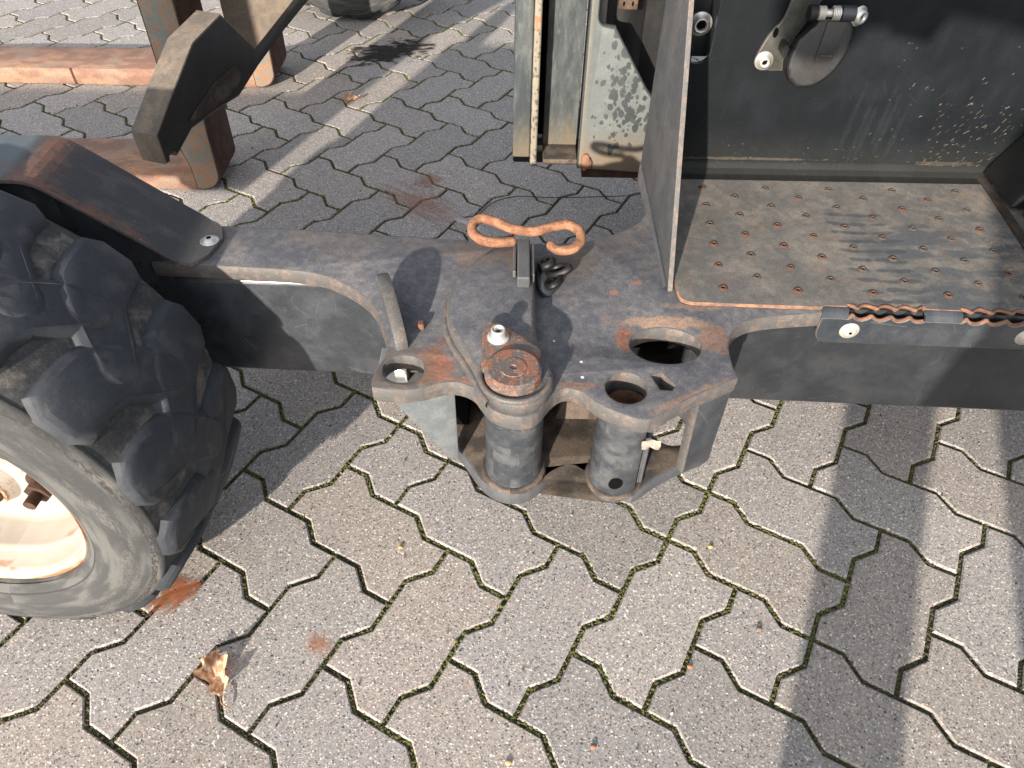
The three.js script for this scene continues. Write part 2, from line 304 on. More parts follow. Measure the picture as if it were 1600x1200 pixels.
{
  const rnd = rng(2024), rest = [];
  const moss = [];
  for (const [key, cells] of byStone) {
    const c = cells.reduce((s, [i, j]) => { const q = lat(i + 0.5, j + 0.5); return [s[0] + q[0] / cells.length, s[1] + q[1] / cells.length]; }, [0, 0]);
    if (Math.hypot(c[0], c[1] + 1.1) > 4.2) continue;
    const seen = inView(c[0], c[1]), s = paver(cells, rnd), mi = Math.floor(rnd() * stoneM.length);
    if (seen) mesh('paver', s.g, stoneM[mi], pavement); else rest.push(s.g);
    if (inView(c[0], c[1], 1.25)) { const o = outline(cells); for (let i = 0; i < o.length; i++) moss.push([o[i], o[(i + 1) % o.length]]); }
  }
  const r = mesh('outer_pavers', join(rest), stoneM[0], pavement); r.userData.kind = 'stuff';
  const bed = new THREE.PlaneGeometry(9, 9); bed.rotateX(-Math.PI / 2); bed.translate(0, -0.0042, -1.1);
  const uvb = bed.attributes.uv; for (let i = 0; i < uvb.count; i++) uvb.setXY(i, uvb.getX(i) * 9, uvb.getY(i) * 9);
  mesh('joint_filling', bed, mossM, pavement).userData.kind = 'stuff';
  const ico = new THREE.IcosahedronGeometry(1, 0), list = [], m4 = new THREE.Matrix4(), q4 = new THREE.Quaternion(), e = new THREE.Euler(), col = new THREE.Color();
  for (const [a, b] of moss) {
    const l = Math.hypot(b[0] - a[0], b[1] - a[1]), d = Math.hypot((a[0] + b[0]) / 2, (a[1] + b[1]) / 2), n = Math.round(l * (d < 1.4 ? 420 : 300));
    for (let i = 0; i < n; i++) {
      const t = rnd(), x = a[0] + (b[0] - a[0]) * t + (rnd() - 0.5) * 0.006, z = a[1] + (b[1] - a[1]) * t + (rnd() - 0.5) * 0.006, k = fbm(x * 3 + 50, z * 3 + 50, 3);
      const s = (d < 1.4 ? 1 : 1.35) * (0.0007 + 0.0013 * rnd() * (0.5 + k)), y = -0.0042 + rnd() * 0.002 * (0.4 + k);
      list.push([x, y, z, s, k]);
    }
  }
  const im = new THREE.InstancedMesh(ico, M('moss', { roughness: 1, color: 0xffffff }), list.length); im.name = 'joint_moss'; im.userData.kind = 'stuff';
  list.forEach(([x, y, z, s, k], i) => {
    m4.compose(V3(x, y, z), q4.setFromEuler(e.set(rnd() * 6, rnd() * 6, rnd() * 6)), V3(s * (0.8 + rnd()), s * 0.8, s * (0.8 + rnd()))); im.setMatrixAt(i, m4);
    const w = rnd(), g = mix(mix([0.056, 0.05, 0.028], [0.088, 0.092, 0.026], step(0.3, 0.68, k + (w - 0.5) * 0.3 - z * 0.08 - 0.06)), [0.2, 0.17, 0.11], w > 0.97 ? 0.8 : 0); im.setColorAt(i, col.setRGB(...g));
  });
  pavement.add(im);
  const far = new THREE.PlaneGeometry(400, 400); far.rotateX(-Math.PI / 2); far.translate(0, -0.03, 0);
  const uf = far.attributes.uv; for (let i = 0; i < uf.count; i++) uf.setXY(i, uf.getX(i) * 400, uf.getY(i) * 400);
  const ground = mesh('ground', far, M('far_yard', { map: texture(grainC, { repeat: 1.9 }), roughness: 0.95 }), scene); ground.userData = { kind: 'structure', label: 'wide level yard around the paved area' };
}
// stains and scuffs that lie on the stones
function decal(name, label, x, z, w, d, rot, paintFn) {
  const c = pixels(256, 256, (px, py) => paintFn(px / 128 - 1, py / 128 - 1, px, py));
  const t = texture(c), g = new THREE.PlaneGeometry(w, d); g.rotateX(-Math.PI / 2); g.rotateY(rot); g.translate(x, 0.0021, z);
  const m = M(name, { map: t, transparent: true, roughness: 0.9 });
  const o = mesh(name, g, m, pavement, label); o.castShadow = false; return o;
}
decal('oil_stain', 'dark oil spot on the paving near the far tyre', -0.385, -2.26, 0.27, 0.2, 0.15, (u, v, x, y) => { const n = fbm(x * 0.05, y * 0.09, 4), q = Math.hypot(u * 0.95, v * 1.15 + u * 0.25); return [24, 18, 15, 225 * step(0.95, 0.5, q + (n - 0.5) * 1.5)]; });
decal('rust_scuff', 'reddish scuff marks on the paving behind the hook', -0.21, -1.43, 0.3, 0.13, -0.62, (u, v, x, y) => { const n = fbm(x * 0.03, y * 0.16, 4); return [158, 106, 86, 95 * step(0.75, 0.35, Math.hypot(u, v) + (n - 0.5) * 1.6)]; });
decal('rust_scuff', 'small reddish rub beside the first scuff', -0.205, -1.53, 0.09, 0.1, -0.7, (u, v, x, y) => { const n = fbm(x * 0.05 + 9, y * 0.12, 4); return [158, 104, 84, 95 * step(0.8, 0.35, Math.hypot(u, v) + (n - 0.5) * 1.5)]; });
decal('rust_scuff', 'faint reddish scuff just above the machine frame', -0.14, -1.23, 0.24, 0.07, -0.28, (u, v, x, y) => { const n = fbm(x * 0.03 + 3, y * 0.16, 4); return [150, 104, 86, 120 * step(0.8, 0.3, Math.hypot(u, v) + (n - 0.5) * 1.7)]; });
decal('chalk_scrape', 'pale white scrape along a joint', -0.118, -1.37, 0.18, 0.035, -0.72, (u, v, x, y) => { const n = fbm(x * 0.04 + 7, y * 0.1, 4); return [214, 210, 210, 190 * step(0.9, 0.3, Math.hypot(u, v * 1.1) + (n - 0.5) * 1.2)]; });
decal('rust_scuff', 'orange rust stain beside the front tyre', -0.452, -0.47, 0.085, 0.06, 0.6, (u, v, x, y) => { const n = fbm(x * 0.05 + 2, y * 0.06, 4); return [150, 84, 44, 190 * step(0.9, 0.4, Math.hypot(u, v) + (n - 0.5) * 1.2)]; });
decal('rust_scuff', 'tiny orange mark on a near paving stone', -0.245, -0.405, 0.045, 0.04, 0, (u, v, x, y) => { const n = fbm(x * 0.06 + 5, y * 0.06, 4); return [168, 104, 72, 120 * step(0.9, 0.2, Math.hypot(u, v) + (n - 0.5) * 1.6)]; });

// ------------------------------------------------------------------ the truck-mounted forklift
const lift = thing('forklift_truck', 'dark grey truck-mounted forklift with rusty forks, worn tyres and a perforated step', 'forklift', [0, 0, -0.6]);
const part = (name, g, m, parent = lift, label) => { if (parent.userData.moved === undefined) g.translate(0, 0, 0.6); return mesh(name, g, m, parent, label); };
const both = (cap, side) => [cap, side];

// --- top plate of the joint, painted surface with its own wear (x -0.25..0.36, z -0.94..-0.44)
const PX0 = -0.43, PX1 = 0.36, PZ0 = -0.94, PZ1 = -0.44, PW = 2048, PH = 1296, kx = PW / (PX1 - PX0), kz = PH / (PZ1 - PZ0);
const cxy = (x, z) => [(x - PX0) * kx, (z - PZ0) * kz];
const topC = pixels(PW, PH, (x, y) => {
  const u = x / 90, v = y / 90, d = fbm(u, v, 5), e = fbm(u * 5, v * 5 + 7, 3), f = noise(x * 0.45, y * 0.45), f2 = noise(x * 1.3 + 7, y * 1.3);
  const Z = PZ0 + y / kz;
  let c = mix([74, 75, 81], [112, 108, 106], clamp(0.3 + (d - 0.5) * 0.7 + (e - 0.5) * 1.1 + (f2 - 0.5) * 0.35));
  c = mix(c, [104, 92, 80], step(-0.66, -0.73, Z) * step(0.4, 0.62, d) * 0.25);
  const k = 0.76 + 0.26 * f + 0.24 * f2; return [c[0] * k, c[1] * k, c[2] * k];
});
scratches(topC, 900, 51, { a: [0.05, 0.22], len: [10, 80], w: [0.6, 2] });
chips(topC, 260, 52, { rad: [1, 6], col: ['150,112,88', '168,120,90', '160,156,150', '190,186,180'], a: [0.2, 0.65] });
for (const [x, z, rx, rz, s, col, rot] of [[-0.078, -0.52, 0.017, 0.03, 0.95, [126, 80, 64], 0], [-0.055, -0.5, 0.035, 0.006, 0.8, [124, 86, 70], 0.1], [0.118, -0.562, 0.009, 0.02, 0.9, [120, 78, 62], 0],
  [0.16, -0.592, 0.05, 0.011, 0.7, [150, 120, 98], 0], [0.21, -0.565, 0.02, 0.02, 0.65, [124, 90, 74], 0.3], [0.195, -0.495, 0.03, 0.006, 0.7, [120, 92, 78], -0.45], [0.16, -0.476, 0.03, 0.006, 0.7, [122, 96, 82], -0.5],
  [0.062, -0.497, 0.02, 0.005, 0.8, [120, 90, 76], 0], [0.2, -0.62, 0.03, 0.006, 0.5, [140, 110, 90], 0], [0.112, -0.64, 0.006, 0.005, 0.6, [150, 96, 74], 0], [0.14, -0.66, 0.007, 0.005, 0.6, [160, 104, 80], 0],
  [-0.115, -0.51, 0.055, 0.035, 0.55, [86, 72, 60], 0], [-0.03, -0.7, 0.05, 0.03, 0.45, [120, 96, 76], 0.5], [0.07, -0.7, 0.03, 0.03, 0.4, [110, 92, 74], 0]]) { const [px, py] = cxy(x, z); patch(topC, px, py, rx * kx, rz * kz, col, s, x * 40 + z * 13, rot); }
{ const g = topC.getContext('2d'); for (const [x, z, r] of [[0.07, -0.53, 2.6], [0.07, -0.508, 3], [0.043, -0.56, 2]]) { const [px, py] = cxy(x, z); g.fillStyle = 'rgba(215,215,212,0.9)'; g.beginPath(); g.arc(px, py, r * 1.6, 0, 7); g.fill(); } }
const topM = M('worn_plate_paint', { map: texture(topC), roughness: 0.72, roughnessMap: null, bumpMap: texture(topC, { srgb: false }), bumpScale: 0.0005 });
const topUV = (g) => capUV(g, 'x', PX0, PX1, 'z', PZ1, PZ0);
const arc = (cx, cz, r, a0, a1, n = 14) => Array.from({ length: n + 1 }, (_, i) => { const t = a0 + (a1 - a0) * i / n; return [cx + r * Math.cos(t), cz + r * Math.sin(t)]; });
const plateOut = chaikin([[-0.42, -0.762, 1], [-0.361, -0.757], [-0.254, -0.752], [-0.159, -0.744], [-0.057, -0.736], [0.0, -0.732], [0.051, -0.732], [0.086, -0.737], [0.122, -0.754], [0.152, -0.776], [0.167, -0.802], [0.171, -0.83], [0.17, -0.875], [0.168, -0.905], [0.172, -0.925, 1], [0.19, -0.925, 1], [0.195, -0.66, 1], [0.35, -0.65, 1], [0.35, -0.6135, 1],
  [0.338, -0.6125], [0.277, -0.605], [0.25, -0.596], [0.234, -0.58], [0.225, -0.56], [0.2235, -0.537], [0.2255, -0.511, 1], [0.201, -0.497], [0.181, -0.487], [0.16, -0.473], [0.143, -0.46], [0.13, -0.453], [0.121, -0.453], [0.101, -0.462], [0.083, -0.472], [0.072, -0.485], [0.063, -0.491], [0.053, -0.493], [0.043, -0.487], [0.034, -0.474],
  [0.026, -0.46], [0.014, -0.4535], [-0.004, -0.4545], [-0.02, -0.463], [-0.03, -0.477], [-0.036, -0.489], [-0.049, -0.497], [-0.063, -0.4985], [-0.077, -0.494], [-0.09, -0.488], [-0.112, -0.485], [-0.137, -0.489, 1], [-0.1395, -0.498], [-0.137, -0.518], [-0.13, -0.53], [-0.129, -0.547], [-0.144, -0.593], [-0.155, -0.614], [-0.174, -0.635], [-0.197, -0.652], [-0.222, -0.6655], [-0.264, -0.672], [-0.362, -0.6775], [-0.42, -0.68, 1]], 2);
const plate = part('joint_plate', topUV(slab(plateOut, 0.4, 0.02, { bevel: 0.0022, holes: [oval(0.159, -0.5565, 0.0372, 0.0265, 32), oval(0.1125, -0.495, 0.0205, 0.0205, 28), [[0.139, -0.513], [0.146, -0.494], [0.157, -0.493], [0.161, -0.499], [0.15, -0.516]], oval(-0.109, -0.5155, 0.0207, 0.0185, 28)] })), both(topM, edge), lift, 'dark plate with an oval hole, round holes and a wavy front edge');
// raised ear that carries the pivot pin
const earOut = chaikin([[0.002, -0.706], [-0.025, -0.693], [-0.045, -0.674], [-0.062, -0.645], [-0.071, -0.612], [-0.071, -0.58], [-0.064, -0.553], [-0.047, -0.522], [-0.034, -0.494], [-0.026, -0.474], [-0.012, -0.459], [0.006, -0.4535], [0.024, -0.459], [0.036, -0.473], [0.041, -0.49], [0.037, -0.509], [0.029, -0.53], [0.0235, -0.552], [0.023, -0.6], [0.023, -0.692], [0.022, -0.704]], 2);
const ear = part('pivot_ear', topUV(slab(earOut, 0.419, 0.0188, { bevel: 0.005, seg: 4 })), both(topM, edge), plate);
{ // weld bead along the left of the ear
  const pts = earOut.slice(4, 40).map((q) => V3(q[0] - 0.001, 0.4025, q[1])), c = new THREE.CatmullRomCurve3(pts), g = new THREE.TubeGeometry(c, 160, 0.0045, 7); part('weld_bead', boxUV(roughen(g, 0.003, 260)), edge, plate);
}
// locking plate, pin head and screw on the ear
part('lock_plate', slab(chaikin([[-0.031, -0.54], [-0.029, -0.553], [-0.017, -0.559], [-0.005, -0.549], [0.022, -0.526], [0.029, -0.516], [0.026, -0.505], [0.02, -0.507], [0.012, -0.5], [-0.004, -0.498], [-0.026, -0.49], [-0.03, -0.492]], 2), 0.4275, 0.0083, { bevel: 0.0015 }), pinM, ear, 'rusty lock plate with a light screw');
part('pin_head', boxUV(creased(lathe([[0.0001, 0.4305], [0.003, 0.4305], [0.0034, 0.4318], [0.0125, 0.4318], [0.013, 0.4312], [0.0245, 0.4316], [0.0272, 0.4295], [0.0278, 0.4188]].reverse(), 0.001, 0, -0.489, 36), 0.5)), pinM, ear);
part('retaining_ring', boxUV(new THREE.TorusGeometry(0.0335, 0.0032, 8, 40, Math.PI * 1.15).rotateX(Math.PI / 2).rotateY(-0.1).translate(0.003, 0.4195, -0.489)), edge, ear);
function capScrew(x, y, z, r, h, parent, m = zinc) {                   // flanged socket screw standing upright
  const s = part('flange_screw', lathe([[0.0001, h * 0.45], [r * 0.5, h * 0.45], [r * 0.52, h], [r * 0.78, h], [r * 0.86, h * 0.9], [r * 0.88, h * 0.35], [r * 1.25, h * 0.25], [r * 1.32, h * 0.08], [r * 1.3, 0]], x, y, z, 28), m, parent);
  part('socket', new THREE.CylinderGeometry(r * 0.5, r * 0.5, h * 0.1, 6).translate(x, y + h * 0.52, z), pit, s.parent === lift ? s : parent); return s;
}
capScrew(-0.0145, 0.4275, -0.534, 0.0085, 0.0115, ear);
// spring clip on the ear: three bars
part('clip_bar', box(0.0035, 0.0175, 0.419, 0.4335, -0.693, -0.622, 0.002), paint, ear);
part('clip_side', box(-0.0015, 0.0022, 0.419, 0.428, -0.69, -0.64, 0.0012), edge, ear);
part('clip_side', box(0.0188, 0.0225, 0.419, 0.43, -0.69, -0.632, 0.0012), edge, ear);
// bent rod hook in the shape of a lying eight
{
  const pts = [[-0.003, 0.4335, -0.687], [-0.022, 0.437, -0.68], [-0.038, 0.44, -0.681], [-0.0475, 0.442, -0.692], [-0.047, 0.444, -0.706], [-0.039, 0.445, -0.714], [-0.024, 0.444, -0.711], [-0.002, 0.443, -0.698], [0.022, 0.443, -0.694], [0.044, 0.444, -0.703], [0.06, 0.444, -0.707], [0.0725, 0.443, -0.697], [0.0735, 0.441, -0.68], [0.064, 0.439, -0.668], [0.05, 0.436, -0.669], [0.041, 0.434, -0.68]];
  const g = new THREE.TubeGeometry(new THREE.CatmullRomCurve3(pts.map((p) => V3(...p)), false, 'centripetal'), 160, 0.0056, 14);
  const caps = [pts[0], pts[15]].map((p) => new THREE.SphereGeometry(0.0055, 12, 8).translate(...p));
  const hookM = M('rusty_rod', { map: texture(pixels(512, 512, (x, y) => { const n = fbm(x / 30, y / 30, 4), f = noise(x * 0.7, y * 0.7), c = mix([112, 76, 56], [146, 104, 78], step(0.3, 0.7, n)), k = 0.76 + 0.46 * f; return [c[0] * k, c[1] * k, c[2] * k]; }), { repeat: 6 }), bumpMap: rustB, bumpScale: 0.0008, roughness: 0.95 });
  part('rod_hook', boxUV(roughen(join([g, ...caps]), 0.0012, 260)), hookM, lift, 'rusty rod bent into a lying figure of eight');
}
{ // dark chain links and strap beneath the hook
  const links = [[0.036, 0.425, -0.668, 0.3, 0.9], [0.05, 0.423, -0.657, 1.1, 0.5], [0.044, 0.42, -0.64, 0.2, 1.2]];
  for (const [x, y, z, a, b] of links) { const g = new THREE.TorusGeometry(0.011, 0.0042, 8, 18); g.scale(0.75, 1.25, 1); g.rotateX(1.2).rotateY(a).rotateZ(b * 0.4); g.translate(x, y - 0.006, z); part('chain_link', boxUV(roughen(g, 0.002, 200)), black, lift, 'dark chain link under the hook'); }
  part('strap_end', slab(chaikin([[0.024, -0.69], [0.05, -0.683], [0.058, -0.66], [0.044, -0.63], [0.026, -0.625]], 2), 0.41, 0.0095, { bevel: 0.003 }), gloss);
}
// bent lug on the left lobe
{
  const pr = chaikin([[0, 0, 1], [0.001, 0.01], [-0.02, 0.024], [-0.05, 0.034], [-0.085, 0.033], [-0.104, 0.022], [-0.1, 0.01], [-0.06, 0.0, 1]], 2);
  const g = extrude(pr, 0.0135, { bevel: 0.0015 }); g.rotateY(-Math.PI / 2); g.rotateY(0.32); g.translate(-0.107, 0.4, -0.545); part('bent_lug', boxUV(creased(g)), both(paint, edge));
  part('lug_foot', box(-0.1, -0.0935, 0.4, 0.408, -0.581, -0.572, 0.002), rust);
}
// left lobe: bolt seen through the hole
part('washer_plate', box(-0.148, -0.09, 0.343, 0.349, -0.6, -0.535, 0.002), M('grey_plate', { color: new THREE.Color().setRGB(0.2, 0.21, 0.22), roughness: 0.55, metalness: 0.3 }));
{ const b = part('hex_bolt', join([new THREE.CylinderGeometry(0.012, 0.012, 0.011, 6).rotateZ(Math.PI / 2).translate(-0.12, 0.359, -0.557), new THREE.CylinderGeometry(0.0148, 0.0148, 0.002, 24).rotateZ(Math.PI / 2).translate(-0.1135, 0.359, -0.557)]), zinc);
  const th = []; for (let i = 0; i < 12; i++) th.push(new THREE.CylinderGeometry(0.0085, 0.0071, 0.0011, 18).rotateZ(Math.PI / 2).translate(-0.111 + i * 0.0016, 0.361, -0.5595)); part('thread', join(th), oldZinc, b); }

// --- lower plate, tubes and webs between the plates
const lowOut = chaikin([[-0.068, -0.7, 1], [-0.066, -0.535], [-0.06, -0.524], [-0.047, -0.504], [-0.035, -0.484], [-0.023, -0.4715], [-0.008, -0.464], [0.006, -0.4625], [0.02, -0.466], [0.035, -0.479], [0.046, -0.492], [0.057, -0.499], [0.07, -0.503], [0.08, -0.495], [0.096, -0.484], [0.117, -0.474], [0.134, -0.4665, 1], [0.146, -0.474], [0.158, -0.485], [0.19, -0.506], [0.226, -0.523], [0.236, -0.536], [0.242, -0.7, 1]], 2);
const lower = part('lower_plate', slab(lowOut, 0.2615, 0.0215, { bevel: 0.003, holes: [oval(0.188, -0.572, 0.026, 0.036, 24), oval(0.114, -0.49, 0.019, 0.019, 20)] }), both(dusty, paint), lift, 'dust covered lower plate under the pivot tube');
part('pivot_tube', boxUV(roughen(lathe([[0.0307, 0.2615], [0.0325, 0.264], [0.0312, 0.268], [0.0303, 0.274], [0.0303, 0.368], [0.0318, 0.373], [0.0325, 0.38]], 0.003, 0, -0.4985, 48), 0.0014, 120)), tubeM);
part('pivot_weld', boxUV(roughen(new THREE.TorusGeometry(0.0325, 0.0042, 8, 48).rotateX(Math.PI / 2).translate(0.003, 0.2635, -0.4985), 0.003, 240)), dusty);
{ // second tube, slit along its right side
  const wall = [[0.0275, 0.2615], [0.0282, 0.268], [0.0278, 0.3], [0.0278, 0.376], [0.0285, 0.38]];
  const tube = part('support_tube', boxUV(roughen(lathe(wall, 0.1145, 0, -0.4885, 44, Math.PI * 0.36, Math.PI * 1.9), 0.001, 120)), tubeM);
  part('inner_wall', boxUV(lathe([[0.0225, 0.25], [0.0225, 0.3795]], 0.1145, 0, -0.4885, 36)), rust, tube);
  part('slit_bar', box(0.1375, 0.1445, 0.2615, 0.38, -0.487, -0.478, 0.002), paint, tube);
  part('drain_hole', new THREE.CircleGeometry(0.0085, 20).scale(0.9, 1.1, 1).translate(0, 0, 0.0288).rotateY(0.02).translate(0.111, 0.288, -0.4885), pit, tube);
  part('tube_weld', boxUV(roughen(new THREE.TorusGeometry(0.0285, 0.0038, 8, 44).rotateX(Math.PI / 2).translate(0.1145, 0.2635, -0.4885), 0.003, 240)), dusty, tube);
  const f = new THREE.PlaneGeometry(0.019, 0.009, 8, 5); { const p = f.attributes.position; for (let i = 0; i < p.count; i++) p.setZ(i, (fbm(p.getX(i) * 180 + 3, p.getY(i) * 200, 3) - 0.5) * 0.014); } f.computeVertexNormals(); f.rotateX(-0.5).translate(0.14, 0.352, -0.4625);
  part('torn_label', f, M('dirty_label', { color: new THREE.Color().setRGB(0.3, 0.24, 0.2), roughness: 0.9, side: THREE.DoubleSide }), tube);
}
{ // triangular web on the left and slanted web on the right
  const tri = extrude([[0, 0], [0.066, 0], [0.066, -0.117], [0.057, -0.117]], 0.006, { bevel: 0.0008 }); tri.rotateY(0.23); tri.translate(-0.124, 0.3795, -0.5); part('web_plate', boxUV(creased(tri)), both(M('chipped_pale_paint', { map: texture((() => { const c = paintCanvas([84, 90, 94], [120, 120, 116], 0.4, 8, 512); chips(c, 40, 9, { rad: [4, 26], col: ['226,226,224'], a: [0.7, 0.95], box: [60, 200, 300, 512] }); return c; })(), { repeat: 4 }), roughness: 0.5 }), edge), lift, 'pale chipped triangular web under the left lobe');
  const q = extrude([[0, 0], [0.046, 0], [0.04, -0.118], [0.002, -0.118]], 0.012, { bevel: 0.0015 }); q.rotateY(0.53); q.rotateX(-0.07); q.translate(0.184, 0.3795, -0.512); part('web_plate', boxUV(creased(q)), both(gloss, edge), lift, 'dark slanted web at the right end of the joint');
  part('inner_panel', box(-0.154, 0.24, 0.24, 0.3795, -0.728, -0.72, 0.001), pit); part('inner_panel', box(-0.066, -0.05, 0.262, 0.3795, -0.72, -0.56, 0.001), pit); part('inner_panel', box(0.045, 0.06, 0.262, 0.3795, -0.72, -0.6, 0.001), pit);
  const sl = extrude(chaikin([[0.052, 0.262, 1], [0.105, 0.262, 1], [0.105, 0.362], [0.088, 0.356], [0.066, 0.32]], 1), 0.008, { bevel: 0.001 }); sl.translate(0, 0, -0.58); part('inner_web', boxUV(creased(sl)), dusty);
}

part('cross_beam', box(-0.4, 0.4, 0.05, 0.2, -0.99, -0.94, 0.004), black);

// --- leg beside the front wheel: box tube with the arched cover
{
  const out = [[-0.82, 0.5055], [-0.515, 0.5055], [-0.4, 0.414], [-0.4, 0.3795], [-0.155, 0.3795], [-0.155, 0.222], [-0.82, 0.222]];
  const g = extrude(out, 0.08, { bevel: 0.011, seg: 5 }); g.translate(0, 0, -0.08); g.rotateY(-0.035); g.translate(0, 0, -0.668);
  part('leg_beam', boxUV(creased(g, 0.6)), gloss, lift, 'smooth dark leg beam beside the front tyre');
  // cover strip: flat over the wheel, sloping down to a rounded tab
  const n = 60, path = [];                                              // (x, y) along the strip
  for (let i = 0; i <= n; i++) {
    const s = i / n, x = -0.82 + s * 0.472; let y;
    if (x < -0.52) y = 0.511; else if (x < -0.496) y = 0.511 - (x + 0.52) ** 2 / 0.024 * 0.39; else if (x < -0.392) y = 0.5016 - (x + 0.496) * 0.79; else y = Math.max(0.4055, 0.4194 - (x + 0.392) * 0.72 + 0);
    path.push([x, y]);
  }
  const rows = 10, pos = [], uvs = [], idx = [];
  const zN = (x) => -0.6705 + 0.012 * (x + 0.51), zF = (x) => -0.7635 + 0.01 * (x + 0.51);
  const W = (x, t) => { let a = zN(x), b = zF(x); if (x > -0.385) { const k = clamp((x + 0.385) / 0.037), m = Math.sqrt(Math.max(0, 1 - k * k)), c = -0.724; a = c + (a - c) * m; b = c + (b - c) * m; } return a + (b - a) * t; };
  for (const layer of [0, 1]) path.forEach(([x, y]) => { for (let j = 0; j <= rows; j++) { const t = j / rows; pos.push(x, y - layer * 0.0045 + (layer ? 0 : (fbm(x * 30 + 5, t * 4, 3) - 0.5) * 0.003 * step(-0.36, -0.48, x) * step(-0.6, -0.5, x)), W(x, t)); uvs.push((x + 0.75) / 0.4, t); } });
  const K = rows + 1, L = K * (n + 1), quad = (a, b, c, d) => idx.push(a, b, c, b, d, c);
  for (let i = 0; i < n; i++) for (let j = 0; j < rows; j++) { const a = i * K + j; quad(a, a + K, a + 1, a + K + 1); quad(L + a + 1, L + a + K + 1, L + a, L + a + K); }
  const top = idx.length;
  for (let i = 0; i < n; i++) { quad(i * K + L, (i + 1) * K + L, i * K, (i + 1) * K); quad(i * K + rows, (i + 1) * K + rows, L + i * K + rows, L + (i + 1) * K + rows); }
  const G = new THREE.BufferGeometry(); G.setAttribute('position', new THREE.Float32BufferAttribute(pos, 3)); G.setAttribute('uv', new THREE.Float32BufferAttribute(uvs, 2)); G.setIndex(idx); G.addGroup(0, top, 0); G.addGroup(top, idx.length - top, 1);
  const H = G.toNonIndexed(); H.computeVertexNormals(); H.clearGroups(); H.addGroup(0, top, 0); H.addGroup(top, idx.length - top, 1);
  const FW = 1024, FH = 320, fc = pixels(FW, FH, (x, y) => {
    const X = -0.75 + x / FW * 0.4, T = 1 - y / FH, d = fbm(x / 50, y / 50, 5), e = fbm(x / 12 + 4, y / 12, 3), f = noise(x * 0.7, y * 0.7);
    let c = mix([44, 46, 51], [84, 78, 74], 0.15 + 0.4 * step(0.45, 0.75, d));
    c = mix(c, [88, 98, 104], step(-0.525, -0.545, X) * 0.75);
    const bend = Math.exp(-(((X + 0.512 + (d - 0.5) * 0.03) / 0.016) ** 2)), low = step(0.24 + (d - 0.5) * 0.25, 0.02, T) * step(-0.53, -0.5, X) * step(-0.4, -0.42, X);
    const flat = step(0.45, 0.1, T + (d - 0.5) * 0.5) * step(-0.5, -0.56, X) + step(-0.6, -0.68, X + (d - 0.5) * 0.1);
    c = mix(c, [98, 68, 56], clamp(bend * 0.95 * step(0.3, 0.55, e + 0.15) + low * step(0.35, 0.6, e + 0.1) * 0.95 + flat * 0.6 * step(0.35, 0.6, e + 0.05)));
    c = mix(c, [112, 104, 94], step(-0.39, -0.37, X) * 0.7); const k = 0.84 + 0.32 * f; return [c[0] * k, c[1] * k, c[2] * k];
  });
  scratches(fc, 120, 61, { a: [0.08, 0.3], len: [10, 70], ang: [0.1, 0.3], box: [560, 0, 1000, 320] }); chips(fc, 14, 62, { rad: [1, 4], col: ['210,210,206'], a: [0.7, 1] });
  const cover = part('wheel_arch_cover', H, both(M('cover_paint', { map: texture(fc), roughness: 0.62, bumpMap: texture(fc, { srgb: false }), bumpScale: 0.0006 }), edge), lift, 'dark cover strip bent over the leg with rust at its bend');
  const s1 = part('pan_screw', join([lathe([[0.0001, 0.0042], [0.003, 0.0044], [0.0065, 0.0036], [0.0085, 0.0008], [0.0108, 0.0006], [0.011, 0]], -0.3615, 0.406, -0.7165, 24)]), zinc, cover);
  for (let i = 0; i < 4; i++) part('star_notch', box(-0.0005, 0.0005, 0, 0.0006, -0.003, 0.003, 0.0002).rotateY(i * 0.785).translate(-0.3615, 0.4103, -0.7165), pit, cover);
}

// guard post and bar at the front end of the leg
part('guard_post', box(-1.045, -0.925, 0.25, 1.3, -0.76, -0.7, 0.006), black); part('guard_bar', box(-2.0, -1.045, 0.285, 0.4, -0.76, -0.7, 0.006), black);
// --- wheel
const tyreC = pixels(1024, 1024, (x, y) => { const n = fbm(x / 60, y / 60, 5), e = fbm(x / 14, y / 14, 3), f = noise(x * 0.8, y * 0.8); let c = mix([44, 48, 54], [74, 74, 74], step(0.5, 0.8, n) * 0.6 + (e - 0.5) * 0.4); const k = 0.86 + 0.28 * f; return [c[0] * k, c[1] * k, c[2] * k]; });
scratches(tyreC, 120, 71, { a: [0.1, 0.3], len: [6, 40], col: ['30,30,32', '140,136,130'] });
chips(tyreC, 60, 72, { rad: [0.8, 3], col: ['190,186,180', '140,110,90'], a: [0.4, 0.9] });
const tyreM = M('worn_black_rubber', { map: texture(tyreC, { repeat: 3 }), roughness: 0.72, bumpMap: texture(tyreC, { srgb: false, repeat: 3 }), bumpScale: 0.0018 });
const sideC = pixels(2048, 512, (x, y) => {
  const V = 1 - y / 512, n = fbm(x / 64, y / 50, 5), e = fbm(x / 5, y / 7, 3), f = noise(x * 0.9, y * 0.9), w = (n - 0.5) * 0.08;
  let c = mix([56, 57, 57], [84, 84, 82], step(0.3, 0.7, n));
  c = mix(c, [44, 42, 42], step(0.86, 0.89, V + w) * step(0.97, 0.94, V + w) * step(0.35, 0.6, e) * 0.9);          // worn ring under the lugs
  c = mix(c, [50, 50, 51], step(0.5, 0.6, V + w) * step(0.8, 0.7, V + w) * step(0.42, 0.62, e) * 0.6);              // rubbed band
  c = mix(c, [116, 104, 92], step(0.9, 0.95, V) * step(0.55, 0.7, n) * 0.5); c = mix(c, [30, 29, 29], step(0.16, 0.145, Math.abs(V - 0.16) + 0.142) * 0.7);
  const k = 0.84 + 0.32 * f; return [c[0] * k, c[1] * k, c[2] * k];
});
scratches(sideC, 60, 75, { a: [0.3, 0.6], len: [4, 14], col: ['20,20,20'], w: [0.8, 2] });
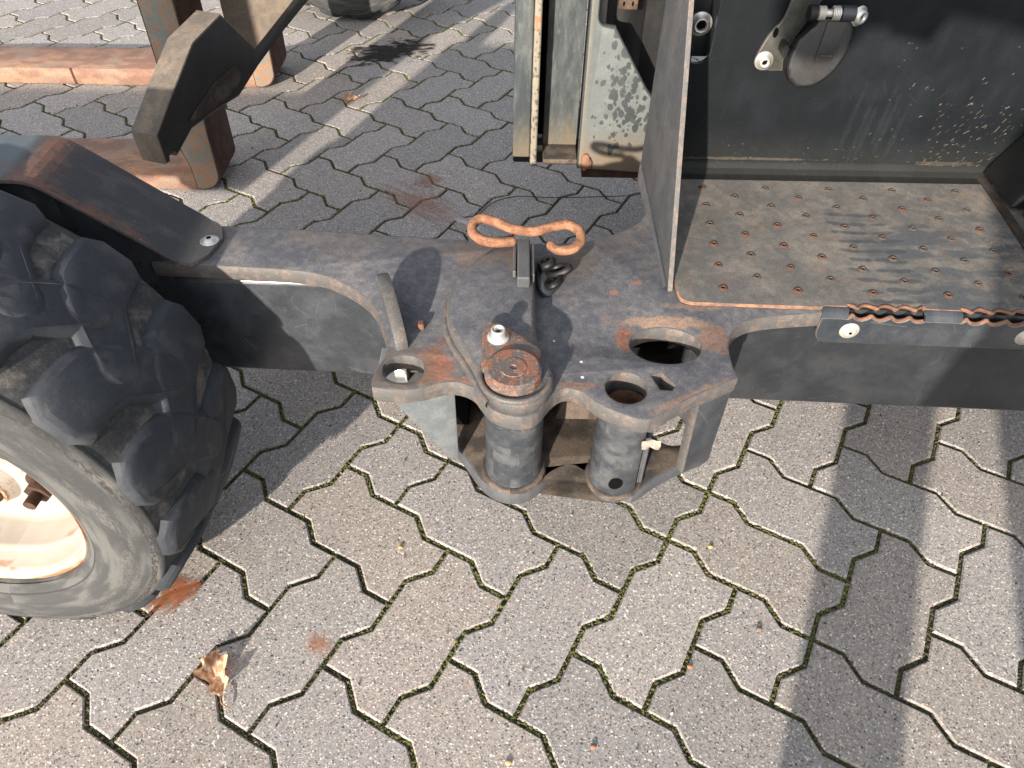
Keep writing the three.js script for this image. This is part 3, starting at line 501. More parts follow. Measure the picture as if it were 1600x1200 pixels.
const sideM = M('dusty_sidewall', { map: texture(sideC), roughness: 0.85, bumpMap: texture(sideC, { srgb: false }), bumpScale: 0.001 });
const rimC = pixels(512, 256, (x, y) => { const n = fbm(x / 22, y / 22, 5), e = fbm(x / 8, y / 10, 3), R = 1 - y / 256; let c = mix([150, 142, 130], [172, 167, 158], n); const r = clamp(step(0.74, 0.93, R) * (0.25 + step(0.4, 0.62, n)) + step(0.55, 0.7, n) * 0.5 * step(0.35, 0.6, e)); c = mix(c, mix([112, 66, 38], [150, 100, 66], e), clamp(r)); return c; });
const rimM = M('white_rim_paint', { map: texture(rimC), roughness: 0.45, bumpMap: texture(rimC, { srgb: false }), bumpScale: 0.0006 });
const valleyM = M('dusty_tread_valley', { map: texture(pixels(512, 512, (x, y) => { const n = fbm(x / 40, y / 40, 5), e = fbm(x / 8, y / 8, 3), f = noise(x * 0.8, y * 0.8); const c = mix([52, 53, 55], [104, 99, 92], clamp(step(0.35, 0.7, n) * 0.8 + (e - 0.5) * 0.8)), k = 0.8 + 0.4 * f; return [c[0] * k, c[1] * k, c[2] * k]; }), { repeat: 5 }), roughness: 0.9, bumpMap: texture(tyreC, { srgb: false, repeat: 5 }), bumpScale: 0.002 });
const TW = 0.2;                                                         // tyre width; local z = 0 at the outer shoulder, -TW inside
function wheelGeometries() {
  const spin = (pts, n = 96) => { const g = new THREE.LatheGeometry(pts.map((p) => new THREE.Vector2(p[0], p[1])), n); g.rotateX(Math.PI / 2); return g; };   // (radius, z)
  const side = spin([[0.262, 0.0], [0.2625, 0.004], [0.258, 0.0085], [0.2535, 0.0085], [0.248, 0.0125], [0.235, 0.0165], [0.22, 0.018], [0.2035, 0.0165], [0.2, 0.0145], [0.192, 0.0115], [0.185, 0.0085], [0.1835, 0.0055], [0.1795, 0.004], [0.177, 0.0005], [0.176, -0.01]].reverse(), 120);
  const inner = spin([[0.262, -TW], [0.25, -TW - 0.012], [0.22, -TW - 0.018], [0.19, -TW - 0.01], [0.176, -TW + 0.01]], 96);
  const carc = spin([[0.262, 0.0], [0.2675, -0.012], [0.2735, -0.05], [0.2748, -TW / 2], [0.2735, -TW + 0.05], [0.2675, -TW + 0.012], [0.262, -TW]].reverse(), 120);
  const lugs = [], nl = 17, pitch = 2 * Math.PI / nl;
  for (let k = 0; k < nl * 2; k++) {
    const sideIn = k % 2, a0 = Math.floor(k / 2) * pitch + (sideIn ? pitch * 0.5 : 0), r = rng(300 + k);
    // outline in (angle, z); starts at the shoulder, runs inwards, then bends
    const wob = () => (r() - 0.5) * 0.012;
    let o = [[-0.13, 0.005], [0.115 + wob(), 0.005], [0.118 + wob(), -0.05], [0.21 + wob(), -0.078], [0.315 + wob(), -0.108], [0.31 + wob(), -0.128], [0.25 + wob(), -0.143], [0.15 + wob(), -0.138], [0.02 + wob(), -0.112], [-0.11 + wob(), -0.078], [-0.14 + wob(), -0.045]];
    if (sideIn) o = o.map(([t, z]) => [t, -TW - z]).reverse();
    o = chaikin(o.map((p, i) => [p[0], p[1]]), 1);
    const n = o.length, cx = o.reduce((s, q) => s + q[0], 0) / n, cz = o.reduce((s, q) => s + q[1], 0) / n;
    const Rt = (z) => 0.2835 - 0.0075 * Math.abs((z + TW / 2) / (TW / 2)) ** 3 - 0.0008 * r();
    const area = o.reduce((s, q, i) => { const b = o[(i + 1) % n]; return s + q[0] * b[1] - b[0] * q[1]; }, 0), flat = o.map((q) => [q[0] * 0.27, q[1]]), off = (d) => inset(flat, area > 0 ? d : -d).map((q) => [q[0] / 0.27, q[1]]);
    const P = (q, R) => V3(R * Math.sin(q[0] + a0), R * Math.cos(q[0] + a0), q[1]);
    const ring = [[-0.0035, (z) => Rt(z) - 0.013], [0.0, (z) => Rt(z) - 0.0055], [0.0022, (z) => Rt(z) - 0.0022], [0.0075, (z) => Rt(z)]].map(([d, f]) => off(d).map((s) => { s[1] = clamp(s[1], -TW - 0.006, 0.006); return P(s, f(s[1])); }));
    const pos = [], cap = off(0.0075), put = (...v) => v.forEach((w) => pos.push(w.x, w.y, w.z));
    for (let m = 0; m < 3; m++) for (let i = 0; i < n; i++) { const j = (i + 1) % n; put(ring[m][i], ring[m][j], ring[m + 1][i]); put(ring[m][j], ring[m + 1][j], ring[m + 1][i]); }
    for (const f of THREE.ShapeUtils.triangulateShape(cap.map((q) => new THREE.Vector2(q[0] * 0.27, q[1])), [])) put(...f.map((i) => ring[3][i]));
    const g = new THREE.BufferGeometry(); g.setAttribute('position', new THREE.Float32BufferAttribute(pos, 3));
    const p = g.attributes.position, A = V3(), B = V3(), C = V3();
    for (let i = 0; i < p.count; i += 3) { A.fromBufferAttribute(p, i); B.fromBufferAttribute(p, i + 1); C.fromBufferAttribute(p, i + 2); const nn = B.clone().sub(A).cross(C.clone().sub(A)), m = A.clone().add(B).add(C).divideScalar(3), ctr = P([cx, cz], 0.2665); if (nn.dot(m.sub(ctr)) < 0) { p.setXYZ(i + 1, C.x, C.y, C.z); p.setXYZ(i + 2, B.x, B.y, B.z); } }
    lugs.push(boxUV(creased(g, 0.8)));
  }
  // sidewall lug ends: short blocks over the shoulder
  const tread = join(lugs), valley = join([boxUV(roughen(carc, 0.003, 40)), boxUV(inner)]);
  { const p = side.attributes.position, u = side.attributes.uv; for (let i = 0; i < p.count; i++) u.setY(i, clamp((Math.hypot(p.getX(i), p.getY(i)) - 0.176) / 0.0865)); }
  const rim = spin([[0.177, 0.004], [0.18, 0.002], [0.1795, -0.002], [0.173, -0.004], [0.168, -0.008], [0.1655, -0.014], [0.163, -0.03], [0.158, -0.034], [0.1555, -0.04], [0.1545, -0.07], [0.146, -0.082], [0.135, -0.086], [0.06, -0.09], [0.055, -0.086], [0.045, -0.086], [0.0001, -0.084]].reverse(), 96);
  return { side, tread, valley, rim };
}
const WG = wheelGeometries();
{ // finer sidewall relief
  roughen(WG.side, 0.0016, 60);
}
function wheel(name, pos, turn, spinBy, label, parts = true) {
  const w = new THREE.Group(); w.name = numbered(name); w.position.set(pos[0], pos[1], pos[2] + 0.6); w.rotation.set(0, turn, 0); w.userData = { label, moved: 1 }; lift.add(w);
  const h = new THREE.Object3D();
  const t = mesh('tyre', WG.tread, tyreM, w); t.rotation.z = spinBy; mesh('tread_valley', WG.valley, valleyM, w).rotation.z = spinBy; mesh('sidewall', WG.side, sideM, w).rotation.z = spinBy; mesh('rim', WG.rim, rimM, w).rotation.z = spinBy;
  if (parts) for (let i = 0; i < 6; i++) {
    const a = i / 6 * Math.PI * 2 + spinBy + 0.24, x = 0.098 * Math.cos(a), y = 0.098 * Math.sin(a), th = [];
    for (let k = 0; k < 9; k++) th.push(new THREE.CylinderGeometry(0.0075, 0.0066, 0.0018, 16).rotateX(Math.PI / 2).translate(x, y, -0.055 + k * 0.0018));
    mesh('wheel_nut', boxUV(join([new THREE.CylinderGeometry(0.0155, 0.0155, 0.014, 6).rotateX(Math.PI / 2).rotateZ(0.3).translate(x, y, -0.063).applyMatrix4(new THREE.Matrix4()), new THREE.CylinderGeometry(0.021, 0.022, 0.003, 24).rotateX(Math.PI / 2).translate(x, y, -0.0725), ...th])), M('rusty_nut', { map: rustT, color: new THREE.Color(0.42, 0.46, 0.48), roughness: 0.65, metalness: 0.3 }), w);
    mesh('nut_boss', new THREE.CylinderGeometry(0.026, 0.036, 0.016, 28).rotateX(Math.PI / 2).translate(x, y, -0.081), rimM, w);
  }
  return w;
}
wheel('front_wheel', [-0.631, 0.271, -0.439], -5 * Math.PI / 180, 0.1, 'near wheel with worn lugged tyre and rusty white rim');
wheel('far_wheel', [-0.535, 0.283, -2.49], 0.06, 0.27, 'dusty wheel far behind at the top edge', false);

// --- rear frame beam
{
  const g = extrude([[0, 0.242], [2.4, 0.242], [2.4, 0.3975], [0, 0.3975]], 0.25, { bevel: 0.007, seg: 4 }); g.translate(0, 0, -0.25); g.rotateY(-0.034); g.translate(0.205, 0, -0.6275);
  const bc = paintCanvas([27, 30, 34], [70, 70, 71], 0.3, 57); scratches(bc, 300, 58, { a: [0.05, 0.22], len: [8, 60], w: [0.5, 1.6] }); chips(bc, 40, 59, { rad: [0.8, 2.4], col: ['150,146,136', '140,104,80'], a: [0.4, 0.9] });
  part('rear_beam', boxUV(creased(g, 0.6)), M('dark_beam_paint', { map: texture(bc, { repeat: 2 }), roughnessMap: paintRough, roughness: 0.6, bumpMap: paintBump, bumpScale: 0.0004, clearcoat: 0.2, clearcoatRoughness: 0.35 }), lift, 'long dark beam under the step');
}
// --- step: floor, front lip with serrated slots, upright back
const SX0 = 0.182, SX1 = 0.78, floorY = 0.405;
const SW = 1536, SH = 768, sx = SW / 0.6, sz = SH / 0.3;
const stepC = pixels(SW, SH, (x, y) => {
  const d = fbm(x / 90, y / 90, 5), e = fbm(x / 20 + 3, y / 20, 4), f = noise(x * 0.5, y * 0.5), f2 = noise(x * 1.4, y * 1.4), X = x / SW, Y = y / SH;
  let c = mix([88, 86, 84], [128, 121, 112], clamp(0.3 + (d - 0.5) * 1.2 + (e - 0.5) * 0.9));
  c = mix(c, [66, 71, 77], step(0.42, 0.62, fbm(x / 130 + 7, y / 40 + 2, 4)) * step(0.3, 0.5, X) * step(0.25, 0.5, Y) * 0.75);
  c = mix(c, [132, 112, 88], step(0.58, 0.75, e) * step(0.45, 0.7, X) * 0.5);
  c = mix(c, [124, 104, 82], step(0.09, 0.03, Y + (d - 0.5) * 0.06) * 0.6); c = mix(c, [120, 90, 72], step(0.64, 0.78, fbm(x / 50 + 40, y / 50, 4)) * 0.25);
  const k = 0.78 + 0.26 * f + 0.2 * f2; return [c[0] * k, c[1] * k, c[2] * k];
});
scratches(stepC, 300, 81, { a: [0.08, 0.3], len: [6, 40], col: ['150,140,124', '60,56,52', '160,120,90'] });
{ // tread-mark streaks and round print marks
  const g = stepC.getContext('2d'), r = rng(83); for (let i = 0; i < 10; i++) for (let k = 0; k < 3; k++) patch(stepC, 560 + k * 62 + r() * 20, 260 + i * 48 + r() * 10, 34, 9, [52, 56, 62], 0.55, i * 3 + k, 0.1 - 0.1 * k);
  for (let i = 0; i < 26; i++) { g.strokeStyle = 'rgba(48,50,54,0.4)'; g.lineWidth = 3; g.beginPath(); g.ellipse(980 + r() * 260, 380 + r() * 230, 12, 10, 0, 0, 6.3); g.stroke(); }
}
const stepM = M('dusty_step_steel', { map: texture(stepC), roughness: 0.85, bumpMap: texture(stepC, { srgb: false }), bumpScale: 0.0007 });
const zf = (x) => -0.6225 + 0.03 * (x - 0.192);                         // front edge of the floor
const wave = (x, x0, x1, amp, ph) => { const n = 4, t = (x - x0) / (x1 - x0) * n, f = t - Math.floor(t); return amp * (0.5 - Math.abs(Math.cos(Math.PI * t + ph)) ** 0.7) * 2; };
const slots = [[0.366, 0.449], [0.489, 0.575], [0.615, 0.70]];
const inSlot = (x) => slots.find(([a, b]) => x >= a && x <= b);
const frontPts = [];
for (let x = SX1; x >= 0.34; x -= 0.001) { const s = inSlot(x); frontPts.push([x, zf(x) - 0.0005 + (s ? -0.0015 + wave(x, ...s, 0.0032, 0) : 0)]); }
const floorPts = [[SX0, -0.876], [SX1, -0.876], ...frontPts, [0.336, zf(0.336) + 0.0022], ...Array.from({ length: 6 }, (_, i) => [0.32 - i * 0.02, zf(0.32 - i * 0.02) + 0.0022]), [0.196, zf(0.196) + 0.0022], [0.19, -0.6225], [0.185, -0.6255], [0.1825, -0.631], [0.182, -0.645]];
const floor_ = part('step_floor', capUV(slab(floorPts, floorY, 0.0046, { bevel: 0.0009, seg: 1 }), 'x', 0.18, 0.78, 'z', -0.6, -0.9), both(stepM, M('tan_rust_edge', { map: texture(pixels(256, 256, (x, y) => { const n = fbm(x / 16, y / 16, 4); return mix([104, 82, 70], [150, 106, 80], step(0.35, 0.65, n)); }), { repeat: 10 }), roughness: 0.85 })), lift, 'dusty step tread with rusty punched grips');
// punched grip dimples, staggered rows
{
  const g = new THREE.LatheGeometry([[0.0021, -0.0004], [0.0024, 0.0012], [0.0034, 0.0019], [0.0046, 0.0014], [0.006, 0.0004], [0.0068, 0]].map((p) => new THREE.Vector2(...p)), 18);
  const slit = new THREE.CircleGeometry(1, 14); slit.rotateX(-Math.PI / 2).scale(0.0025, 1, 0.0021).translate(0, 0.0004, 0);
  const dimM = [M('rusty_dimple', { map: rustT, color: new THREE.Color(0.58, 0.58, 0.6), roughness: 0.85 }), M('worn_dimple', { map: texture(dustC, { repeat: 4 }), color: new THREE.Color(1.05, 1.0, 0.96), roughness: 0.8 })], r = rng(88);
  for (let row = 0; row < 11; row++) for (let k = 0; k < 5; k++) {
    const x = (row % 2 ? 0.285 - row * 0.0009 : 0.2455 - row * 0.0011) + k * 0.0833, z = -0.8555 + row * 0.0209 + 0.024 * k * 0.0833 * row / 10;
    if (x > 0.6) continue;
    const q = r(), d = mesh('grip_dimple', g.clone(), dimM[q > 0.62 ? 0 : 1], floor_); d.position.set(x, floorY, z + 0.6); d.scale.setScalar(0.72 + r() * 0.14); d.rotation.y = r();
    const s = slit; d.geometry = mergeGeometries([g.toNonIndexed()]); const hole = new THREE.Mesh(s, pit);
    d.geometry = mergeGeometries([g.toNonIndexed(), s.toNonIndexed()], true); d.material = [dimM[q > 0.62 ? 0 : 1], pit]; d.rotation.y = (r() - 0.5) * 0.3;
  }
}
{ // bend and lip in front
  const serrM = M('worn_tan_rust', { map: rustT, color: new THREE.Color(0.95, 0.92, 0.88), roughness: 0.85 }); const lipX = [[0.338, 0.366], [0.449, 0.489], [0.575, 0.615], [0.7, 0.78]];
  const bend = (x0, x1) => { const o = []; for (let i = 0; i <= 6; i++) { const t = i / 6 * Math.PI / 2; o.push([0.0 + Math.sin(t) * 0.009, -0.009 + Math.cos(t) * 0.009]); } for (let i = 6; i >= 0; i--) { const t = i / 6 * Math.PI / 2; o.push([Math.sin(t) * 0.0055, -0.009 + Math.cos(t) * 0.0055]); } return sweepX(o, x0, x1, { bevel: 0 }); };
  const lift0 = (g) => { g.translate(-0.338, 0, 0); g.rotateY(-0.03); g.translate(0.338, floorY - 0.0002, zf(0.338)); return g; };
  for (const [a, b] of lipX) part('lip_bend', lift0(bend(a, b)), gloss, floor_);
  for (const s of slots) { const pts = []; for (let x = s[0]; x <= s[1] + 1e-6; x += 0.0015) pts.push(V3(x, floorY - 0.001, zf(x) - 0.002 + wave(x, ...s, 0.0032, 0))); part('serrated_edge', boxUV(roughen(new THREE.TubeGeometry(new THREE.CatmullRomCurve3(pts), 110, 0.0019, 7), 0.0012, 260)), serrM, floor_); }
  const topY = (x) => { const s = inSlot(x); return s ? -0.0085 + wave(x, ...s, 0.0032, 0.9) : -0.0092; };
  const lp = []; for (let x = 0.338; x <= SX1; x += 0.001) lp.push([x, topY(x)]);
  const lipPts = [...lp, [SX1, -0.045], [0.352, -0.045], [0.3445, -0.0425], [0.34, -0.037], [0.338, -0.03]].reverse();
  for (const s of slots) { const pts = []; for (let x = s[0]; x <= s[1] + 1e-6; x += 0.0015) pts.push(V3(x, topY(x) + 0.0004, 0.0062)); part('serrated_edge', lift0(boxUV(roughen(new THREE.TubeGeometry(new THREE.CatmullRomCurve3(pts), 110, 0.0021, 7), 0.0012, 260))), serrM, floor_); }
  const lg = extrude(lipPts, 0.0046, { bevel: 0.0008, seg: 1 }); lg.translate(0, 0, 0.0044); part('step_lip', boxUV(creased(lift0(lg))), both(gloss, edge), floor_, 'front lip with two serrated slots and round screws');
  for (const x of [0.3735, 0.5665, 0.73]) { const g = lathe([[0.0001, 0.0045], [0.004, 0.0046], [0.0066, 0.0036], [0.0072, 0.0018], [0.0102, 0.0012], [0.0108, 0]], 0, 0, 0, 26).rotateX(Math.PI / 2); g.translate(x, -0.026, 0.009); part('lip_screw', lift0(g), oldZinc, floor_); part('socket', lift0(new THREE.CylinderGeometry(0.0019, 0.0019, 0.0004, 6).rotateX(Math.PI / 2).translate(x, -0.026, 0.0137)), pit, floor_); }
}
// upright back of the step
const BW = 1536, BH = 1024;                                             // x 0.18..0.78, y 0.40..0.80
const backC = pixels(BW, BH, (x, y) => {
  const X = 0.18 + x / BW * 0.6, Y = 0.8 - y / BH * 0.4, d = fbm(x / 120, y / 120, 5), e = fbm(x / 26, y / 60, 4), f = noise(x * 0.7, y * 0.7);
  let c = mix([11, 15, 19], [24, 29, 33], clamp((d - 0.35) * 1.4 + (e - 0.5) * 0.8));
  c = mix(c, [48, 47, 43], step(0.47, 0.425, Y + (d - 0.5) * 0.03) * 0.4); c = mix(c, [66, 60, 53], step(0.4225, 0.406, Y + (e - 0.5) * 0.012) * 0.25);
  const k = 0.85 + 0.3 * f; return [c[0] * k, c[1] * k, c[2] * k];
});
scratches(backC, 700, 91, { a: [0.06, 0.26], len: [6, 60], w: [0.5, 1.3], col: ['120,124,122', '90,92,90'] });
scratches(backC, 90, 92, { a: [0.3, 0.8], len: [4, 22], w: [1, 3.2], col: ['140,112,80', '150,130,100', '120,104,84'], ang: [-0.9, 0.8], box: [900, 760, 1180, 985] });
scratches(backC, 36, 93, { a: [0.3, 0.8], len: [3, 12], w: [1, 2.6], col: ['150,140,120'], ang: [-0.9, 0.8], box: [700, 560, 1250, 900] });
scratches(backC, 40, 94, { a: [0.3, 0.8], len: [3, 14], w: [1, 2.6], col: ['140,120,92'], ang: [0, 1.2], box: [60, 900, 1150, 985] });
for (let i = 0; i < 6; i++) patch(backC, 640 + i * 30 + (i % 2) * 12, 820 + (i % 3) * 26, 9, 110, [44, 48, 50], 0.25, i + 3, 0.05);
patch(backC, 1010, 972, 90, 8, [92, 80, 66], 0.5, 40); patch(backC, 330, 966, 240, 5, [104, 94, 78], 0.45, 41);
const backM = M('scuffed_black_panel', { map: texture(backC), roughness: 0.6, specularIntensity: 0.45, bumpMap: paintBump, bumpScale: 0.0003 });
{
  const slotHole = []; for (let i = 0; i <= 12; i++) { const t = Math.PI + i / 12 * Math.PI; slotHole.push([0.2165 + 0.0155 * Math.cos(t), 0.563 + 0.0155 * Math.sin(t)]); } slotHole.push([0.232, 0.71], [0.201, 0.71]);
  const back = part('step_back', capUV(upright([[SX0, 0.4195], [SX1, 0.4195], [SX1, 1.25], [SX0, 1.25]], -0.9005, 0.005, { bevel: 0.0004, seg: 1, holes: [slotHole] }), 'x', 0.18, 0.78, 'y', 0.4, 0.8), both(backM, gloss), lift, 'scuffed black upright panel behind the step');
  back.material[0].map.wrapT = THREE.MirroredRepeatWrapping;
  const fold = []; for (let i = 0; i <= 10; i++) { const t = Math.PI / 2 * i / 10; fold.push([-0.886 - 0.0145 * Math.sin(t) , 0.4195 - 0.0145 * Math.cos(t)]); }
  const o = [[-0.8762, 0.405], ...fold, [-0.9005, 0.4194], [-0.9055, 0.4194], [-0.9055, 0.4005], [-0.8762, 0.4005]];
  part('fold', rectUV(sweepX(o, SX0, SX1, { bevel: 0 }), 'x', 0.18, 0.78, 'y', 0.4, 0.8), backM, back);
  part('recess_box', box(0.195, 0.238, 0.54, 0.72, -0.96, -0.94, 0.001), gloss, back);
  part('recess_side', box(0.1995, 0.2008, 0.55, 0.71, -0.941, -0.9056, 0.0004), gloss, back); part('recess_side', box(0.2322, 0.2335, 0.55, 0.71, -0.941, -0.9056, 0.0004), gloss, back);
  const ring = lathe([[0.0055, 0.004], [0.0062, 0.0085], [0.0086, 0.0085], [0.0092, 0.003], [0.0135, 0.0025], [0.0138, 0]], 0, 0, 0, 28).rotateX(Math.PI / 2).translate(0.2165, 0.589, -0.915); part('recess_screw', ring, zinc, back); part('socket', new THREE.CylinderGeometry(0.0056, 0.0056, 0.001, 6).rotateX(Math.PI / 2).translate(0.2165, 0.589, -0.9105), pit, back);
}
// --- bracket and hinged flap on the panel
{
  const br = part('flap_bracket', upright(chaikin([[0.2845, 0.556], [0.287, 0.546], [0.296, 0.543], [0.322, 0.5435, 1], [0.318, 0.565], [0.345, 0.625, 1], [0.345, 0.66, 1], [0.312, 0.66, 1], [0.31, 0.618], [0.306, 0.6], [0.299, 0.592], [0.292, 0.58]], 2), -0.894, 0.005, { bevel: 0.0012 }), both(M('olive_grey_paint', { map: texture(paintCanvas([40, 42, 38], [72, 70, 62], 0.5, 15, 256), { repeat: 4 }), roughness: 0.6 }), edge), lift, 'grey bracket holding the round flap');
  const sc = lathe([[0.003, 0.004], [0.0035, 0.0075], [0.006, 0.0078], [0.007, 0.003], [0.0108, 0.0022], [0.011, 0]], 0, 0, 0, 26).rotateX(Math.PI / 2).translate(0.296, 0.5555, -0.894); part('bracket_screw', sc, zinc, br); part('socket', new THREE.CylinderGeometry(0.0034, 0.0034, 0.0006, 6).rotateX(Math.PI / 2).translate(0.296, 0.5555, -0.8893), pit, br);
  part('bracket_hole', new THREE.CircleGeometry(0.0045, 16).scale(0.7, 1.3, 1).translate(0.3015, 0.588, -0.8936), pit, br); part('rubber_stop', new THREE.CylinderGeometry(0.0075, 0.0075, 0.02, 18).rotateX(Math.PI / 2).scale(0.5, 1, 1).translate(0.3125, 0.574, -0.885), black, br);
  const fo = chaikin([[0.3145, 0.57], [0.319, 0.586], [0.335, 0.6015], [0.339, 0.612], [0.376, 0.612], [0.381, 0.598], [0.383, 0.583], [0.378, 0.563], [0.364, 0.5425], [0.344, 0.533], [0.325, 0.537], [0.315, 0.552]], 2);
  const fg = extrude(fo, 0.016, { bevel: 0.0045, seg: 3 }); fg.translate(0, -0.61, 0); fg.rotateX(-0.14); fg.translate(0, 0.61, -0.885);
  const fl = part('round_flap', boxUV(creased(fg)), both(M('black_plastic', { map: texture(paintCanvas([30, 31, 33], [58, 54, 48], 0.4, 19, 256), { repeat: 4 }), roughness: 0.55 }), black), lift, 'round black hinged flap cover');
  const ribs = extrude([[0.348, 0.6085], [0.371, 0.6085], [0.3635, 0.566], [0.3435, 0.566]], 0.003, { bevel: 0.001 }); ribs.translate(0, -0.61, 0.0148); ribs.rotateX(-0.14); ribs.translate(0, 0.61, -0.885); part('flap_rib', boxUV(creased(ribs)), mats.black_plastic, fl);
  const g2 = box(0.347, 0.3625, 0.5705, 0.5735, 0.0172, 0.0195, 0.001).translate(0, -0.61, 0).rotateX(-0.14).translate(0, 0.61, -0.885); part('flap_ridge', g2, mats.black_plastic, fl);
  part('hinge_pin', rod(V3(0.328, 0.6175, -0.874), V3(0.381, 0.6175, -0.874), 0.0042, 14), zinc, fl);
  for (const [a, b, r, m] of [[0.326, 0.334, 0.0085, black], [0.336, 0.344, 0.0075, oldZinc], [0.362, 0.377, 0.0085, gloss]]) part('hinge_barrel', rod(V3(a, 0.6175, -0.874), V3(b, 0.6175, -0.874), r, 20), m, fl);
  { const pts = []; for (let i = 0; i <= 90; i++) { const t = i / 90; pts.push(V3(0.352 + t * 0.009, 0.6175 + 0.0072 * Math.cos(t * 31), -0.874 + 0.0072 * Math.sin(t * 31))); } part('spring', new THREE.TubeGeometry(new THREE.CatmullRomCurve3(pts), 140, 0.0009, 6), zinc, fl); }
  part('hinge_screw', lathe([[0.0032, 0.003], [0.0035, 0.007], [0.0072, 0.007], [0.008, 0.002], [0.0108, 0.0018], [0.011, 0]], 0, 0, 0, 24).rotateX(Math.PI / 2).rotateY(0.5).translate(0.3835, 0.6145, -0.876), zinc, fl);
}
// --- side gusset left of the step
{
  const pr = [[-0.645, 0.4], [-0.925, 0.4], [-0.925, 1.05], [-0.9, 1.05], [-0.885, 0.796]];
  const g = extrude(pr.map((p) => [-p[0], p[1]]).reverse(), 0.0055, { bevel: 0.0008 }); g.rotateY(Math.PI / 2); g.translate(0.173, 0, 0);
  const gc = paintCanvas([54, 56, 60], [82, 80, 78], 0.5, 27); scratches(gc, 500, 28, { a: [0.06, 0.25], len: [10, 70], ang: [-0.8, 0.8] }); patch(gc, 560, 300, 18, 90, [170, 130, 96], 0.8, 5, 0.35); patch(gc, 360, 560, 60, 160, [92, 92, 96], 0.3, 6);
  part('side_gusset', boxUV(creased(g)), both(M('gusset_paint', { map: texture(gc, { repeat: 2 }), roughness: 0.7, bumpMap: paintBump, bumpScale: 0.0005 }), edge), lift, 'upright dark gusset plate with a rusty edge left of the step');
  const w = new THREE.TubeGeometry(new THREE.CatmullRomCurve3([V3(0.1715, 0.401, -0.648), V3(0.171, 0.402, -0.72), V3(0.1715, 0.402, -0.8), V3(0.1712, 0.402, -0.9)]), 60, 0.0035, 6); part('gusset_weld', boxUV(roughen(w, 0.002, 240)), paint);
}
// --- right side wall of the step
{
  const w = extrude(chaikin([[0.628, 0.412], [0.648, 0.45], [0.69, 0.53], [0.72, 0.7, 1], [0.95, 0.7, 1], [0.95, 0.407, 1], [0.635, 0.407]], 1), 0.09, { bevel: 0.006, seg: 3 }); w.translate(0, 0, -0.9); part('side_box', boxUV(creased(w)), both(black, black), lift, 'black slanted box at the right end of the step');
  part('rust_block', box(0.64, 0.8, 0.405, 0.452, -0.806, -0.7, 0.006), M('dark_rust', { map: rustT, color: new THREE.Color(0.45, 0.4, 0.38), roughness: 0.9 }));
  part('seam_strip', slab([[0.622, -0.893], [0.634, -0.893], [0.628, -0.8], [0.622, -0.72], [0.61, -0.63], [0.598, -0.63], [0.61, -0.73], [0.6165, -0.81]], 0.4072, 0.002, { bevel: 0.0004 }), M('seam_dirt', { map: texture(dustC, { repeat: 4 }), color: new THREE.Color(0.42, 0.38, 0.36), roughness: 1 }));
}

// --- cabin body above the step, above the picture
{
  const cab = part('operator_cabin', box(0.3, 1.5, 1.25, 1.5, -2.0, -0.93, 0.03), gloss, lift, 'dark cabin body above the step');
  for (const [x0, x1, z0, z1] of [[0.3, 0.36, -0.99, -0.93], [1.44, 1.5, -0.99, -0.93], [0.3, 0.36, -2.0, -1.94], [1.44, 1.5, -2.0, -1.94]]) part('guard_pillar', box(x0, x1, 1.5, 2.2, z0, z1, 0.008), black, cab);
  part('overhead_guard', box(0.28, 1.52, 2.2, 2.26, -2.02, -0.91, 0.02), black, cab);
}
// --- mast behind the frame
const mastC = pixels(512, 1024, (x, y) => {
  const u = x / 60, v = y / 200, d = fbm(u, v, 5), e = fbm(x / 16, y / 40 + 4, 4), f = noise(x * 0.6, y * 0.6), Y = 1 - y / 1024;
  let c = mix([54, 60, 63], [92, 95, 93], clamp((d - 0.3) * 1.6 + (e - 0.5) * 0.7)); c = mix(c, [112, 100, 82], step(0.3, 0.02, Y + (d - 0.5) * 0.25) * 0.85); c = mix(c, [112, 108, 98], step(0.6, 0.8, e) * 0.25); const k = 0.88 + 0.24 * f; return [c[0] * k, c[1] * k, c[2] * k];
});
chips(mastC, 120, 101, { rad: [0.8, 3], col: ['44,48,50'], a: [0.4, 0.8] });
const mastM = M('grey_mast_steel', { map: texture(mastC), roughness: 0.5, bumpMap: paintBump, bumpScale: 0.0005, metalness: 0.15 });
const pitC = pixels(512, 1024, (x, y) => { const d = fbm(x / 60, y / 60, 5), f = noise(x * 0.6, y * 0.6), Y = 1 - y / 1024; let c = mix([80, 85, 87], [106, 109, 106], d); c = mix(c, [112, 98, 82], step(0.36, 0.05, Y + (d - 0.5) * 0.2) * 0.9); c = mix(c, [128, 116, 96], step(0.1, 0.0, x / 512) * 0.6); const k = 0.9 + 0.2 * f; return [c[0] * k, c[1] * k, c[2] * k]; });
{ const g = pitC.getContext('2d'), r = rng(103); for (let i = 0; i < 420; i++) { const t = r() + r() + r() - 1.5, s = r() + r() + r() - 1.5, x = 285 + t * 170, y = 480 + s * 430, q = 2 + 24 * r() ** 4; if (y > 880) continue; g.fillStyle = `rgba(50,54,56,${0.7 + 0.3 * r()})`; g.beginPath(); for (let k = 0; k < 9; k++) { const a = k / 9 * 6.283, m = q * (0.7 + 0.5 * r()); g[k ? 'lineTo' : 'moveTo'](x + Math.cos(a) * m, y + Math.sin(a) * m * 1.15); } g.fill(); } }
const pitM = M('pitted_mast_plate', { map: texture(pitC), roughness: 0.55, bumpMap: paintBump, bumpScale: 0.0004 });
const mUV = (g, x0 = -0.01, x1 = 0.11) => rectUV(g, 'x', x0, x1, 'y', 0.25, 0.58);
